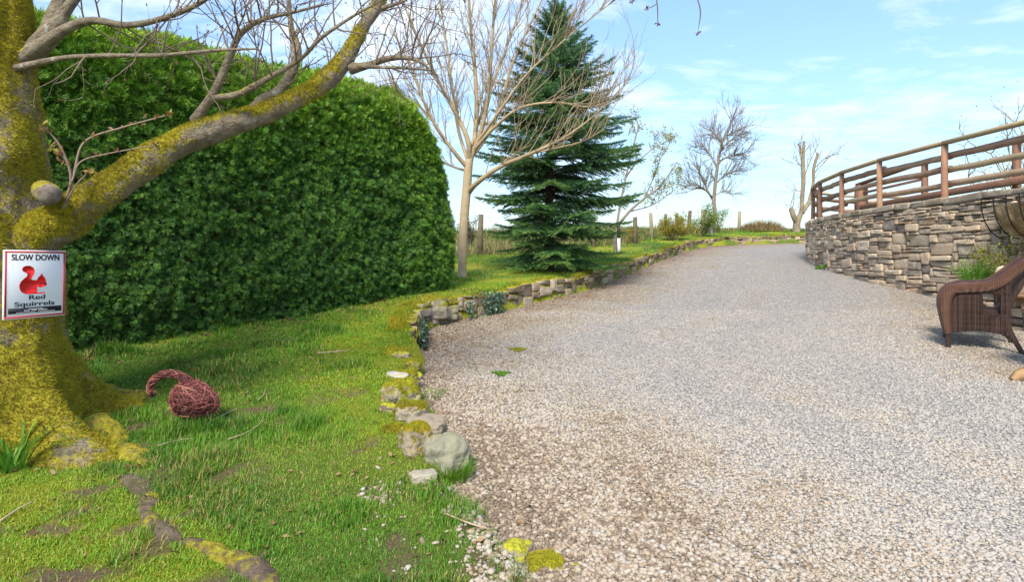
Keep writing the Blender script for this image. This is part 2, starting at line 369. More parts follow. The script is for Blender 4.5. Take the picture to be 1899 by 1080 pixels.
def voro_bump(m, sc, dist):
    t = m.node_tree; N, L = t.nodes, t.links; g = N.new('ShaderNodeTexCoord'); v = N.new('ShaderNodeTexVoronoi'); v.inputs['Scale'].default_value = sc; L.new(g.outputs['Object'], v.inputs['Vector'])
    b = N.new('ShaderNodeBump'); b.invert = True; b.inputs['Strength'].default_value = 1; b.inputs['Distance'].default_value = dist; L.new(v.outputs[0], b.inputs['Height']); L.new(b.outputs[0], N['Principled BSDF'].inputs['Normal'])
voro_bump(M['gravel'], 55, .02)
mb = MB(); mb.add(np.column_stack([dx, dy, drive_z(dx, dy)]), dq, zone=dzn); tag(mb.build('driveway', M['gravel'], smooth=True), kind='structure')

# loose stones of the drive, one mass
def in_view(x, y, z, m=60):
    u = CX + x / y * F; v = HZ - (z - ZC) / y * F; return (u > -m) & (u < 1899 + m) & (v < 1080 + m) & (v > -m)
def scatter(n, x0, x1, y0, y1):
    """points thinning with distance as 1/y"""
    y = y0 * (y1 / y0) ** rng.random(n); x = x0 + (x1 - x0) * rng.random(n); return x, y
ICO = None
def ico():
    t = (1 + 5 ** .5) / 2
    v = nrm(np.array([(-1, t, 0), (1, t, 0), (-1, -t, 0), (1, -t, 0), (0, -1, t), (0, 1, t), (0, -1, -t), (0, 1, -t), (t, 0, -1), (t, 0, 1), (-t, 0, -1), (-t, 0, 1)], float))
    f = np.array([(0, 11, 5), (0, 5, 1), (0, 1, 7), (0, 7, 10), (0, 10, 11), (1, 5, 9), (5, 11, 4), (11, 10, 2), (10, 7, 6), (7, 1, 8), (3, 9, 4), (3, 4, 2), (3, 2, 6), (3, 6, 8), (3, 8, 9), (4, 9, 5), (2, 4, 11), (6, 2, 10), (8, 6, 7), (9, 8, 1)]); return v, f
def pebbles(mb, x, y, z, size, zone):
    V, Fc = ico(); n = len(x)
    sc = size[:, None] * np.column_stack([rng.uniform(.7, 1.35, n), rng.uniform(.6, 1.1, n), rng.uniform(.4, .8, n)]) * .5
    P = V[None] * rng.uniform(.66, 1.25, (n, 12, 1)) * sc[:, None]
    a = rng.random(n) * 6.283; tl = rng.normal(0, .35, n)
    ca, sa, ct, st = np.cos(a), np.sin(a), np.cos(tl), np.sin(tl)
    X, Y_, Z = P[..., 0], P[..., 1], P[..., 2]
    X, Z = X * ct[:, None] + Z * st[:, None], -X * st[:, None] + Z * ct[:, None]
    X, Y_ = X * ca[:, None] - Y_ * sa[:, None], X * sa[:, None] + Y_ * ca[:, None]
    v = np.stack([X + x[:, None], Y_ + y[:, None], Z + (z + size * .10)[:, None]], -1).reshape(-1, 3)
    f = (Fc[None] + (np.arange(n) * 12)[:, None, None]).reshape(-1, 3)
    mb.add(v, t=f, zone=np.repeat(zone, 12))
mb = MB()
for n, y0, y1, s0, s1 in ((72000, 2.1, 4.2, .009, .028), (80000, 4.2, 8.0, .010, .027), (30000, 8.0, 16, .014, .032)):
    x = rng.uniform(-1.6, y1 * .9, n); y = y0 * (y1 / y0) ** (rng.random(n)); z = drive_z(x, y); d, l = edge_info(x, y)
    p = np.column_stack([x, y])
    ok = in_view(x, y, z) & (d < .05 + .10 * (l < .12) * rng.random(n)) 
    ok &= ~((x > 6.2) & (y > 3))
    x, y, z, d, p = x[ok], y[ok], z[ok], d[ok], p[ok]
    size = s0 + (s1 - s0) * rng.random(len(x)) ** 2.2
    size *= 1 + .35 * sstep(1.2, .2, -d) * (y < 5)
    zone = np.clip(drive_zone(p, d) + rng.normal(0, .21, len(x)), 0, 1)
    pebbles(mb, x, y, z, size, zone)
# stones strayed on to the grass edge near the viewer
n = 6500; x = rng.uniform(-.7, .45, n); y = rng.uniform(2.1, 3.3, n); z, d, l = ground_z(x, y, True); ok = (d > -.1) & (rng.random(n) < .02 * (d < .6) + stony(np.column_stack([x, y]), d))
pebbles(mb, x[ok], y[ok], z[ok], .011 + .028 * rng.random(ok.sum()) ** 2, rng.uniform(.4, 1, ok.sum()))
M['pebble'] = ramp_mat('gravel_stones', 'zone', [(0, (.28, .262, .238)), (.2, (.355, .33, .292)), (.45, (.375, .335, .285)), (.7, (.345, .285, .215)), (.9, (.28, .21, .145)), (1, (.16, .12, .085))], .85, noise=(60, .25))
tag(mb.build('gravel', M['pebble']), label='loose grey and brown gravel stones over the drive', cat='gravel', kind='stuff')
# ------------------------------------------------------------------ grass
GR = [(0, (.055, .15, .012)), (.3, (.115, .275, .02)), (.55, (.205, .36, .024)), (.78, (.33, .34, .026)), (.9, (.34, .27, .08)), (1, (.40, .31, .16))]
M['grass'] = ramp_mat('grass_blade', 'tint', GR, .55, transl=.3)
def lawn_grass(mb, n, x0, x1, y0, y1, hs, ws, seg):
    x = rng.uniform(x0, x1, n); y = np.sqrt(rng.random(n) * (y1 ** 2 - y0 ** 2) + y0 ** 2) if y0 > 8 else y0 * (y1 / y0) ** rng.random(n)
    z, d, l = ground_z(x, y, True); p = np.column_stack([x, y])
    moss, bare, lng = lawn_masks(p, d)
    ok = in_view(x, y, z) & (d + (fbm(p, 6, 2, 88) - .5) * .25 * (l < .15) > .02) & (rng.random(n) > bare * .8) & (rng.random(n) > moss * .55) & (y < FENCE_Y(x) + .3)
    x, y, z, d, p, moss, lng, l = x[ok], y[ok], z[ok], d[ok], p[ok], moss[ok], lng[ok], l[ok]; m = len(x)
    h = hs * rng.uniform(.4, 1.35, m) * (.65 + .9 * lng) * (1 - .5 * moss); h *= (1 + .7 * sstep(.3, .05, d) * (l < .2)) * (1 + 1.1 * sstep(.60, .74, vn(p, 4.2, 66)) * (y < 9))
    tint = np.clip(.16 + .30 * rng.random(m) + .75 * (fbm(p, 1.9, 4, 33) - .48) + .32 * moss - .14 * lng - .16 * sstep(.60, .74, vn(p, 4.2, 66)) + .12 * sstep(7, 9, y), 0, .8)
    dry = rng.random(m) < .07 + .22 * sstep(.5, .7, fbm(p, 1.4, 3, 38)); tint[dry] = rng.uniform(.8, 1, dry.sum())
    blades(mb, np.column_stack([x, y, z - .004]), h, ws * rng.uniform(.7, 1.3, m), rng.random(m) * 6.283, rng.uniform(.2, 1.05, m), tint, .6, seg)
mb = MB()
lawn_grass(mb, 150000, -3.2, 1.0, 2.1, 4.0, .030, .0036, 2)
lawn_grass(mb, 160000, -4.6, 0.6, 4.0, 8.2, .034, .0055, 2)
def moss_floor(mb, n, x0, x1, y0, y1, h):
    x = rng.uniform(x0, x1, n); y = y0 * (y1 / y0) ** rng.random(n); z, d, l = ground_z(x, y, True); p = np.column_stack([x, y]); moss, bare, lng = lawn_masks(p, d)
    ok = in_view(x, y, z) & (d > .03) & (rng.random(n) < moss) & (rng.random(n) > bare); x, y, z, p = x[ok], y[ok], z[ok], p[ok]; m = len(x)
    blades(mb, np.column_stack([x, y, z - .003 + .012 * vn(p, 14, 7)]), h * rng.uniform(.5, 1.2, m), h * .42, rng.random(m) * 6.283, rng.uniform(.2, 1.2, m), np.clip(.58 + .5 * (fbm(p, 5, 3, 71) - .5) + rng.normal(0, .10, m), 0, .86), .4, 1)
moss_floor(mb, 150000, -3.2, .6, 2.1, 4.2, .013)
moss_floor(mb, 150000, -4.2, .4, 4.2, 8.4, .019)
lawn_grass(mb, 150000, -2.5, 7, 7.0, 14, .045, .011, 1)
lawn_grass(mb, 60000, 1, 14, 13, 26, .07, .02, 1)
tag(mb.build('grass', M['grass']), label='short mossy green lawn grass beside the drive', cat='grass', kind='stuff')
# rough pale grass of the field beyond the fence
M['straw'] = ramp_mat('rough_grass_blade', 'tint', [(0, (.07, .13, .02)), (.4, (.16, .19, .05)), (.7, (.30, .23, .10)), (1, (.36, .24, .12))], .7, transl=.25)
mb = MB(); n = 60000
x = rng.uniform(-6, 14, n); y = FENCE_Y(x) + rng.uniform(-.2, 9, n) ** 1.0; z = ground_z(x, y); p = np.column_stack([x, y]); d, _ = edge_info(x, y)
ok = in_view(x, y, z) & (d > 1.2) & (rng.random(n) < .25 + fbm(p, .7, 3, 91)); x, y, z, p = x[ok], y[ok], z[ok], p[ok]; m = len(x)
blades(mb, np.column_stack([x, y, z]), rng.uniform(.08, .30, m) * (.4 + fbm(p, .9, 2, 94)) * np.where(x > 5, .75, 1), rng.uniform(.012, .03, m), rng.random(m) * 6.283, rng.uniform(.1, .7, m), np.clip(fbm(p, .5, 3, 95) * .9 + rng.normal(0, .2, m), 0, 1), .6, 2)
tag(mb.build('rough_grass', M['straw']), label='tall tan and green rough grass of the field beyond the wire fence', cat='rough grass', kind='stuff')
# ------------------------------------------------------------------ clipped conifer hedge
HA, HB = np.array((-5.2, 2.95)), np.array((-.44, 7.88))       # the front face's foot line
hd = (HB - HA) / np.linalg.norm(HB - HA); hn = np.array((hd[1], -hd[0])); HL = np.linalg.norm(HB - HA); HT, HTOP = 1.5, 3.28
def hedge_point(u, v, inset=0.0):
    """u along front face then round the far end, v 0..1.0 face height, 1..1.6 over the top; returns points and normals"""
    ulen = u; r = .62
    straight = HL - r
    ang = np.clip((u - straight) / r, 0, math.pi * .9)
    pu = np.minimum(u, straight)
    base = HA[None] + hd[None] * pu[:, None] - hn[None] * r + np.where(u > straight, 1, 1)[:, None] * r * (np.cos(ang)[:, None] * hn[None] + np.sin(ang)[:, None] * hd[None])
    n2 = np.cos(ang)[:, None] * hn[None] + np.sin(ang)[:, None] * hd[None]
    zb = ground_z(base[:, 0], base[:, 1]) - .02
    top = HTOP - .12 * sstep(HL - 1.4, HL + .2, u) + (fbm(np.column_stack([u, u * 0]), 1.5, 2, 14) - .5) * .16
    rt = .22 + .42 * sstep(HL - 1.0, HL + .1, u)                    # shoulder radius grows towards the rounded end
    H = top - zb; s = v * (H - rt + rt * math.pi / 2)
    a = np.clip((s - (H - rt)) / rt, 0, math.pi / 2); over = np.minimum(np.maximum(0, s - (H - rt) - rt * math.pi / 2), np.where(u > straight - .5, .0, .9))
    z = zb + np.minimum(s, H - rt) + rt * np.sin(a); back = rt * (1 - np.cos(a)) + over
    lean = .06 * (z - zb) + .10 * sstep(.5, 0, z - zb)
    P = np.column_stack([base - n2 * (back + lean)[:, None], z]); Nn = np.column_stack([n2 * np.cos(a)[:, None], np.sin(a)])
    hh = np.clip((z - zb) / H, 0, 1.1); P[:, :2] -= hd[None] * (.36 * hh ** 2.6 * sstep(straight - 1.1, straight + .5, u))[:, None]
    return P, nrm(Nn), a
hedge = thing('hedge', (*(HA + HB) / 2, gz(*((HA + HB) / 2))), 'tall clipped dark green conifer hedge with a rounded end, along the lawn', 'hedge')
# woody inside
uu = np.linspace(0, HL + 1.0, 60); vv = np.linspace(0, 1.35, 30); U, V_ = np.meshgrid(uu, vv, indexing='ij')
P, Nn, a = hedge_point(U.ravel(), V_.ravel()); P = P - Nn * (.17 + .06 * fbm(P, 3, 2, 5))[:, None]
P[:, 2] = np.where(P[:, 2] > HTOP - .25, P[:, 2] - .04, P[:, 2])
i, j = np.meshgrid(np.arange(59), np.arange(29), indexing='ij'); b0 = (i * 30 + j).ravel()
M['hedge_wood'] = ramp_mat('hedge_twigs', 'rnd', [(0, (.012, .018, .006)), (1, (.045, .035, .02))], .95, noise=(12, 1), bump=(30, 1, .05))
mb = MB(); mb.add(P, np.column_stack([b0, b0 + 30, b0 + 31, b0 + 1]), rnd=.5); mb.build('branches', M['hedge_wood'], hedge, smooth=True)
# foliage sprays
def sprays(mb, P, N, dirs, size, tint, nl=9):
    """flat feathery sprays: a midrib of scale leaves with shorter pairs to either side"""
    n = len(P); d = nrm(dirs); s = nrm(np.cross(d, N + rng.normal(0, .5, (n, 3)))); up = np.cross(s, d)
    for k in range(nl):
        t = (k // 2) / (nl / 2); side = 1 if k % 2 else -1
        if k == nl - 1: t, side = .62, 0
        b = P + d * (size * t * .72)[:, None] + up * (size * -.18 * t * t)[:, None]
        dl = nrm(d * (.75 + .35 * t) + s * side * (.85 - .3 * t) + up * rng.normal(0, .18, n)[:, None])
        leaves(mb, b, dl, up + rng.normal(0, .25, (n, 3)), size * (.54 - .20 * t), size * .080, np.clip(tint + .10 * t + rng.normal(0, .10, n), 0, 1), fold=.05)
mb = MB(); n = 150000
u = rng.uniform(.3, HL + .95, n); v = rng.random(n) ** .9 * 1.2
P, N_, a = hedge_point(u, v); ok = in_view(P[:, 0], P[:, 1], P[:, 2], 80); P, N_, a, u, v = P[ok], N_[ok], a[ok], u[ok], v[ok]; n = len(P)
cl = fbm(P, 4.5, 3, 6); cl2 = fbm(P, 1.6, 2, 8)
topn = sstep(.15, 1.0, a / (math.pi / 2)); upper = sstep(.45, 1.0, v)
P = P + N_ * ((cl - .5) * .12 + (cl2 - .5) * .06 + (vn(P, 22, 21) - .5) * .13 - .04 - rng.random(n) ** 2 * .07)[:, None]
rnd = rand_dirs(n)
dirs = N_ * .55 + np.array((0, 0, -.55)) * (1 - topn)[:, None] * (1 - .8 * upper)[:, None] + np.array((0, 0, 1.0)) * (.15 + .55 * upper + .8 * topn)[:, None] * (.3 + .7 * (upper > .15))[:, None] + rnd * .55 + np.column_stack([hd[0] * np.ones(n), hd[1] * np.ones(n), np.zeros(n)]) * .15
size = rng.uniform(.034, .068, n) * (1 + 1.4 * topn + 1.0 * upper)
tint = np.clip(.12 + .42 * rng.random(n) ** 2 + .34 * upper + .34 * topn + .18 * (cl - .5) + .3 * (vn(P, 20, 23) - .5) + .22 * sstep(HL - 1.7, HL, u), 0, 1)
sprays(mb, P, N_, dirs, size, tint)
# feathery leaders standing above the clipped line
n = 3600; u = rng.uniform(.3, HL + .3, n); P, N_, a = hedge_point(u, rng.uniform(.98, 1.15, n)); P[:, 2] -= .05
sprays(mb, P, N_, np.array((0, 0, 1.0)) + rand_dirs(n) * .45, rng.uniform(.12, .30, n), np.clip(.62 + rng.normal(0, .12, n), 0, 1))
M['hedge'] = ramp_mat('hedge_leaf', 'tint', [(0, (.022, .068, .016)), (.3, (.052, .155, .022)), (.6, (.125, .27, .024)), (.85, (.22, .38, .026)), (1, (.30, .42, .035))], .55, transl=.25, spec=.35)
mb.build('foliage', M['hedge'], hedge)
# ------------------------------------------------------------------ the big mossy tree
def bark_extra(moss_c=((.15, .115, .018), (.36, .30, .024), (.45, .41, .03)), lichen=True):
    def f(t, g, col):
        N, L = t.nodes, t.links
        def noise(sc, d=5):
            n = N.new('ShaderNodeTexNoise'); n.inputs['Scale'].default_value = sc; n.inputs['Detail'].default_value = d; L.new(g.outputs['Object'], n.inputs['Vector']); return n.outputs[0]
        def rng_(x, a, b, lo=0, hi=1):
            r = N.new('ShaderNodeMapRange'); r.inputs[1].default_value = a; r.inputs[2].default_value = b; r.inputs[3].default_value = lo; r.inputs[4].default_value = hi; L.new(x, r.inputs[0]); return r.outputs[0]
        def mix(f, a, b):
            m = N.new('ShaderNodeMix'); m.data_type = 'RGBA'; L.new(f, m.inputs[0]); L.new(a, m.inputs[6])
            if isinstance(b, tuple): m.inputs[7].default_value = (*b, 1)
            else: L.new(b, m.inputs[7])
            return m.outputs[2]
        if lichen: col = mix(rng_(noise(13), .64, .67, 0, .75), col, (.42, .42, .37))
        r = N.new('ShaderNodeValToRGB'); L.new(noise(38, 6), r.inputs[0]); e = r.color_ramp.elements; e.new(.5)
        for i, (p, c) in enumerate(zip((.3, .5, .7), moss_c)): e[i].position = p; e[i].color = (*c, 1)
        a = N.new('ShaderNodeAttribute'); a.attribute_name = 'moss'
        s = N.new('ShaderNodeMath'); s.operation = 'ADD'; L.new(a.outputs['Fac'], s.inputs[0]); L.new(rng_(noise(22, 6),   .3, .7, -.28, .28), s.inputs[1])
        return mix(rng_(s.outputs[0], .38, .62), col, r.outputs[0])
    return f
M['bark'] = ramp_mat('mossy_bark', 'rnd', [(0, (.08, .06, .04)), (.5, (.26, .21, .145)), (1, (.40, .35, .27))], .9, noise=(16, 1.5), bump=(38, 1, .045), extra=bark_extra())
M['rootbark'] = ramp_mat('root_bark', 'rnd', [(0, (.045, .03, .02)), (.5, (.15, .11, .075)), (1, (.27, .21, .15))], .92, noise=(18, 1.6), bump=(34, 1, .05), extra=bark_extra(lichen=False))
M['moss'] = ramp_mat('moss_tuft', 'tint', [(0, (.14, .105, .014)), (.3, (.33, .27, .02)), (.6, (.48, .43, .028)), (.8, (.52, .49, .035)), (1, (.48, .28, .03))], .8, transl=.3)
M['moss_bright'] = ramp_mat('bright_moss_tuft', 'tint', [(0, (.10, .09, .010)), (.3, (.23, .23, .014)), (.6, (.35, .34, .018)), (.8, (.40, .34, .02)), (1, (.40, .24, .02))], .8, transl=.3)
M['twig'] = ramp_mat('dark_twig', 'rnd', [(0, (.075, .05, .04)), (1, (.26, .195, .14))], .85, noise=(20, 1))
TC = np.array((-2.97, 3.43)); tz0 = gz(*TC)
tree = thing('mossy_tree', (*TC, tz0), 'thick leaning old tree covered in yellow green moss, bare limbs reaching over the hedge', 'tree')
def trunk_center(z): t = np.clip((z - 1.0) / 3.5, -.3, 1); return np.stack([TC[0] - .14 * t, TC[1] + .05 * t], -1)
ROOTS = [(math.atan2(.67, .62), .62, .21), (math.atan2(-.30, .95), .55, .24), (math.atan2(-.75, -.2), .35, .2), (math.atan2(.3, -1), .4, .25), (math.atan2(-.9, .45), .10, .15)]
def trunk_r(th, z):
    h = z - tz0
    r = np.interp(h, [-.3, 0, .2, .45, .9, 1.3, 1.6, 2.0, 2.4, 3.2, 4.2], [.47, .45, .415, .385, .36, .345, .30, .265, .235, .21, .16])
    for a, amp, w in ROOTS:
        da = (th - a + math.pi) % (2 * math.pi) - math.pi
        r = r + amp * np.exp(-(da / w) ** 2) * np.exp(-np.maximum(h + .05, 0) / .16) + .04 * np.exp(-(da / (w * 1.3)) ** 2) * np.exp(-np.maximum(h, 0) / .28)
    p = np.column_stack([np.cos(th) * .5, np.sin(th) * .5, z])
    r = r + (fbm(p, 3.2, 3, 3) - .5) * .10 + (fbm(p * np.array((1, 1, .45)), 13, 3, 4) - .5) * .040
    da = (th + .55 + math.pi) % (2 * math.pi) - math.pi                                   # burr on the camera's right
    r = r + .07 * np.exp(-(da / .35) ** 2 - ((z - 1.98) / .10) ** 2)
    return r
K = 120; zs = np.concatenate([np.linspace(tz0 - .3, tz0 + .9, 90), np.linspace(tz0 + .915, 4.4, 190)]); th = np.arange(K) * 2 * math.pi / K
ZZ, TH = np.meshgrid(zs, th, indexing='ij'); zf, tf = ZZ.ravel(), TH.ravel(); R = trunk_r(tf, zf); c = trunk_center(zf)
TV = np.column_stack([c[:, 0] + R * np.cos(tf), c[:, 1] + R * np.sin(tf), zf])
ii = np.arange(len(zs) - 1)[:, None] * K; jj = np.arange(K)[None]; TQ = np.stack([ii + jj, ii + (jj + 1) % K, ii + K + (jj + 1) % K, ii + K + jj], -1).reshape(-1, 4)
def trunk_moss(P): return np.clip(.68 + (fbm(P * np.array((1, 1, .8)), 3.2, 4, 31) - .5) * 2.3 - .25 * sstep(1.55, 1.95, P[:, 2]) + .2 * sstep(.9, .45, P[:, 2]), 0, 1)
mb = MB(); mb.add(TV, TQ, moss=trunk_moss(TV), rnd=.5); mb.build('trunk', M['bark'], tree, smooth=True)
# limbs laid through space
def limb_pts(L, k=.80): return np.array([(*pt(x, y, Y), w * k / F * Y / 2) for x, y, Y, w in L])
MAIN = limb_pts([(-45, 470, 3.44, 100), (35, 450, 3.40, 104), (100, 420, 3.38, 96), (158, 380, 3.40, 80), (222, 338, 3.40, 72), (300, 283, 3.45, 66), (392, 243, 3.52, 58), (480, 214, 3.6, 50), (560, 178, 3.68, 44), (612, 143, 3.75, 41), (645, 103, 3.8, 36), (676, 45, 3.86, 31), (705, 0, 3.92, 27), (735, -70, 4.0, 22)])
def solid_limb(mb, L, n=14, k=36, bump=.12, moss=None, seed=0):
    p = smooth_path(L, n); mbt = MB().tube(p[:, :3], p[:, 3], k); v = mbt.v[0]
    c = np.repeat(p[:, :3], k, 0); d = v - c; r = np.linalg.norm(d, axis=1)
    v = c + d * (1 + (fbm(v, 7, 3, 40 + seed) - .5) * bump * 4 + (fbm(v, 30, 2, 41 + seed) - .5) * bump * 1.2)[:, None]
    up = d[:, 2] / np.maximum(r, 1e-6); ms = np.clip((.35 + .3 * up + (fbm(v, 4.5, 3, 50 + seed) - .5) * 2.2) if moss is None else moss(v, up), 0, 1)
    mb.add(v, mbt.f[4][0], moss=ms, rnd=.5); return v, mbt.f[4][0], ms, up
def main_moss(v, up): 
    near = sstep(-1.1, -2.5, v[:, 0])
    return .26 + .30 * up + .50 * near + (fbm(v, 4.3, 3, 57) - .5) * 1.9
mb = MB(); LV, LQ, LM, LU = solid_limb(mb, MAIN, moss=main_moss); mb.build('limb', M['bark'], tree, smooth=True)
LIMBS = [
    [(10, 150, 3.45, 60), (80, 70, 3.5, 44), (100, 28, 3.55, 34), (122, -30, 3.6, 26)],
    [(20, 140, 3.5, 60), (95, 62, 3.5, 48), (118, 25, 3.5, 30), (140, -5, 3.5, 24), (170, -50, 3.5, 20)],
    [(40, 110, 3.45, 40), (118, 56, 3.4, 26), (170, 38, 3.35, 20), (236, 46, 3.3, 17), (300, 34, 3.25, 15), (372, 4, 3.2, 12), (420, -40, 3.2, 8)],
    [(30, 126, 3.4, 18), (120, 107, 3.3, 11), (200, 103, 3.25, 10), (300, 102, 3.2, 9), (400, 93, 3.18, 7), (478, 90, 3.15, 4)],
    [(362, 225, 3.5, 26), (378, 200, 3.48, 20), (402, 162, 3.45, 18), (428, 100, 3.42, 15), (446, 62, 3.4, 13), (486, 36, 3.36, 10), (545, 22, 3.3, 7), (600, 8, 3.3, 5)],
    [(392, 182, 3.46, 15), (440, 175, 3.44, 14), (488, 150, 3.4, 13), (556, 110, 3.36, 9), (598, 68, 3.3, 8), (664, 24, 3.3, 6), (720, -6, 3.3, 5)],
    [(462, 215, 3.58, 32), (488, 186, 3.62, 25), (522, 165, 3.66, 22), (546, 120, 3.7, 19), (549, 88, 3.72, 22), (540, 50, 3.75, 12), (534, -10, 3.8, 9), (528, -60, 3.8, 7)],
    [(650, 128, 3.79, 24), (684, 120, 3.76, 15), (722, 108, 3.72, 13), (762, 108, 3.7, 10), (790, 122, 3.66, 6), (812, 150, 3.6, 3)],
    [(655, 122, 3.79, 16), (700, 124, 3.7, 8), (752, 126, 3.65, 6), (800, 130, 3.6, 3)],
    [(690, 20, 3.9, 14), (730, 8, 3.9, 8), (745, 4, 3.88, 5), (775, -14, 3.85, 3)],
]
ends = []
for k_, L in enumerate(LIMBS):
    mb = MB(); l = limb_pts(L, .72 if k_ < 3 else .85); solid_limb(mb, l, 8, 14, .07, seed=k_ * 3, moss=lambda v, up: .05 + .25 * up + (fbm(v, 5, 3, 61) - .5) * 1.2); mb.build('limb', M['bark'], tree, smooth=True)
    p = smooth_path(l, 8); ends.append(p)
# sawn stub with a pale cut face
A_, B_ = pt(86, 357, 3.16), pt(91, 360, 3.04)
mb = MB(); d = B_ - A_; pp = np.array([A_ - d * 1.2, A_ - d * .2, A_ + d * .8, A_ + d * .92, B_, B_ + d * .01]); v_, q_, m_, u_ = solid_limb(mb, np.column_stack([pp, [.056, .056, .055, .056, .052, .040]]), 4, 22, .03, moss=lambda v, up: .5 + .3 * up + (fbm(v, 9, 2, 5) - .5))
stub = mb.build('sawn_stub', M['bark'], tree, smooth=True)
M['cut'] = ramp_mat('weathered_cut_wood', 'rnd', [(0, (.05, .04, .035)), (.5, (.20, .16, .13)), (1, (.34, .29, .25))], .9, noise=(22, 1.6), bump=(60, .6, .01))
mb = MB(); dn_ = d / np.linalg.norm(d); mb.tube([B_ - dn_ * .01, B_ + dn_ * .012, B_ + dn_ * .014], [.050, .049, .001], 22, rnd=.5); mb.build('cut_face', M['cut'], stub)
# twigs
def twig(mb, p0, d0, L, r0, depth, wob=.25, up=.15, kids=(2, 4), k=4, tips=None, spread=(.4, .9), n=6, shrink=.55):
    d = nrm(np.asarray(d0, float)[None])[0]; pts = [np.asarray(p0, float)]; ds = [d]
    for s in range(n):
        d = nrm((d + rng.normal(0, wob / n ** .5, 3) + np.array((0, 0, up / n)))[None])[0]; pts.append(pts[-1] + d * L / n); ds.append(d)
    mb.tube(np.array(pts), np.linspace(r0, r0 * .45, n + 1) if depth else np.linspace(r0, r0 * .3, n + 1), k, rnd=rng.uniform(.2, .9))
    if tips is not None: tips.append((pts[-1], ds[-1], depth))
    if depth <= 0: return
    for q in range(rng.integers(kids[0], kids[1] + 1)):
        s = rng.integers(max(1, n // 4), n + 1); a = nrm(np.cross(ds[s], rng.normal(size=3))[None])[0]; th_ = rng.uniform(*spread)
        twig(mb, pts[s], ds[s] * math.cos(th_) + a * math.sin(th_), L * rng.uniform(.4, .8) * (1 - .3 * s / n), r0 * shrink, depth - 1, wob, up, kids, max(3, k - 1), tips, spread, n, shrink)
mb = MB(); tips = []
for p in ends[2:] + [smooth_path(MAIN, 8)[60:]]:
    n = max(3, int(len(p) / 5))
    for s in np.linspace(len(p) * .3, len(p) - 1, n).astype(int):
        t = nrm((p[min(s + 1, len(p) - 1)] - p[s - 1])[None, :3])[0]
        for rep in range(2 if rng.random() < .6 else 1):
            a = nrm((np.cross(t, rng.normal(size=3)) + np.array((0, 0, .45)))[None])[0]
            twig(mb, p[s, :3], t * .5 + a, rng.uniform(.22, .55), min(.0055, p[s, 3] * .5), 2, .35, .25, (2, 3), 4, tips, (.4, 1.0))
# the leafy sucker shoots by the stub
SH = [[(120, 382, 3.25, 9), (132, 330, 3.2, 7), (112, 272, 3.15, 5), (80, 232, 3.1, 3)], [(122, 380, 3.25, 9), (138, 318, 3.2, 6), (158, 262, 3.2, 5), (228, 236, 3.2, 4), (312, 213, 3.2, 3)],
      [(134, 335, 3.2, 5), (150, 300, 3.2, 4), (200, 285, 3.22, 3), (288, 269, 3.25, 2)], [(118, 385, 3.22, 7), (140, 345, 3.2, 4), (165, 318, 3.18, 2.5)], [(132, 330, 3.2, 4), (124, 300, 3.18, 3), (98, 276, 3.15, 2)]]
buds = MB(); lf = MB()
for L in SH:
    p = smooth_path(limb_pts(L), 8); mb.tube(p[:, :3], p[:, 3], 6, rnd=.95)
    for s in range(len(p) // 2, len(p), 2):
        for q in range(3):
            c = p[s:s + 1, :3] + rng.normal(0, .008, (1, 3)); dd_ = nrm(rng.normal(size=(1, 3)) + np.array((0, 0, -.5 if rng.random() < .6 else .5)))
            leaves(lf, c, dd_, rand_dirs(1), rng.uniform(.015, .035), .014, rng.uniform(0, .7), .1)
    for q in range(8): leaves(lf, p[-1:, :3], nrm(rng.normal(size=(1, 3)) + (.6, 0, .3)), rand_dirs(1), rng.uniform(.02, .045), .02, rng.uniform(.5, 1), .1)
# a limb that passes over the viewer's right, its hanging twig ends in the picture
p = smooth_path(np.array([(-2.95, 3.5, 3.9, .07), (-2.0, 3.2, 4.2, .055), (-.8, 3.0, 4.25, .04), (.3, 2.95, 4.05, .025), (.9, 3.0, 3.7, .012), (1.25, 3.05, 3.2, .006)]), 8)
m2 = MB(); m2.tube(p[:, :3], p[:, 3], 10, moss=0., rnd=.5); m2.build('limb', M['bark'], tree, smooth=True)
for L in ([(1190, -60, 3.0, 5), (1213, -20, 3.0, 3), (1219, 10, 3.0, 3), (1220, 42, 3.0, 2)], [(1219, 6, 3.0, 2), (1209, 12, 3.0, 2), (1199, 16, 3.0, 2)], [(1285, -60, 3.05, 4), (1292, -10, 3.05, 3), (1299, 22, 3.05, 3), (1294, 60, 3.05, 1)], [(1190, -60, 3.0, 3), (1176, -14, 3.0, 2), (1172, 2, 3.0, 1)]):
    l = limb_pts(L); q = smooth_path(l, 6); mb.tube(q[:, :3], q[:, 3], 5, rnd=.3); tips.append((q[-1, :3], nrm((q[-1] - q[-2])[None, :3])[0], 0))
    for w in range(6): leaves(lf, q[-1:, :3], nrm(rng.normal(size=(1, 3))), rand_dirs(1), .02, .008, .1)
for q in ((1190, -60, 3.0), (1285, -60, 3.05)):
    a = pt(*q); b = p[np.argmin(np.linalg.norm(p[:, :3] - a, axis=1)), :3]; mb.tube(np.array([b, (a + b) / 2 + (0, 0, -.03), a]), [.004, .003, .002], 5, rnd=.3)
mb.build('twigs', M['twig'], tree)
c = np.array([t[0] for t in tips]); d = np.array([t[1] for t in tips])
for rep in range(2): leaves(buds, c + rng.normal(0, .003, c.shape), d + rng.normal(0, .35, d.shape), rand_dirs(len(c)), rng.uniform(.010, .020, len(c)), .007, rng.random(len(c)))
M['bud'] = ramp_mat('brown_bud', 'tint', [(0, (.06, .03, .02)), (1, (.16, .07, .04))], .6)
M['sprout'] = ramp_mat('young_leaf', 'tint', [(0, (.17, .06, .035)), (.5, (.22, .11, .045)), (1, (.35, .33, .05))], .5, transl=.3)
buds.build('buds', M['bud'], tree); lf.build('young_leaves', M['sprout'], tree)
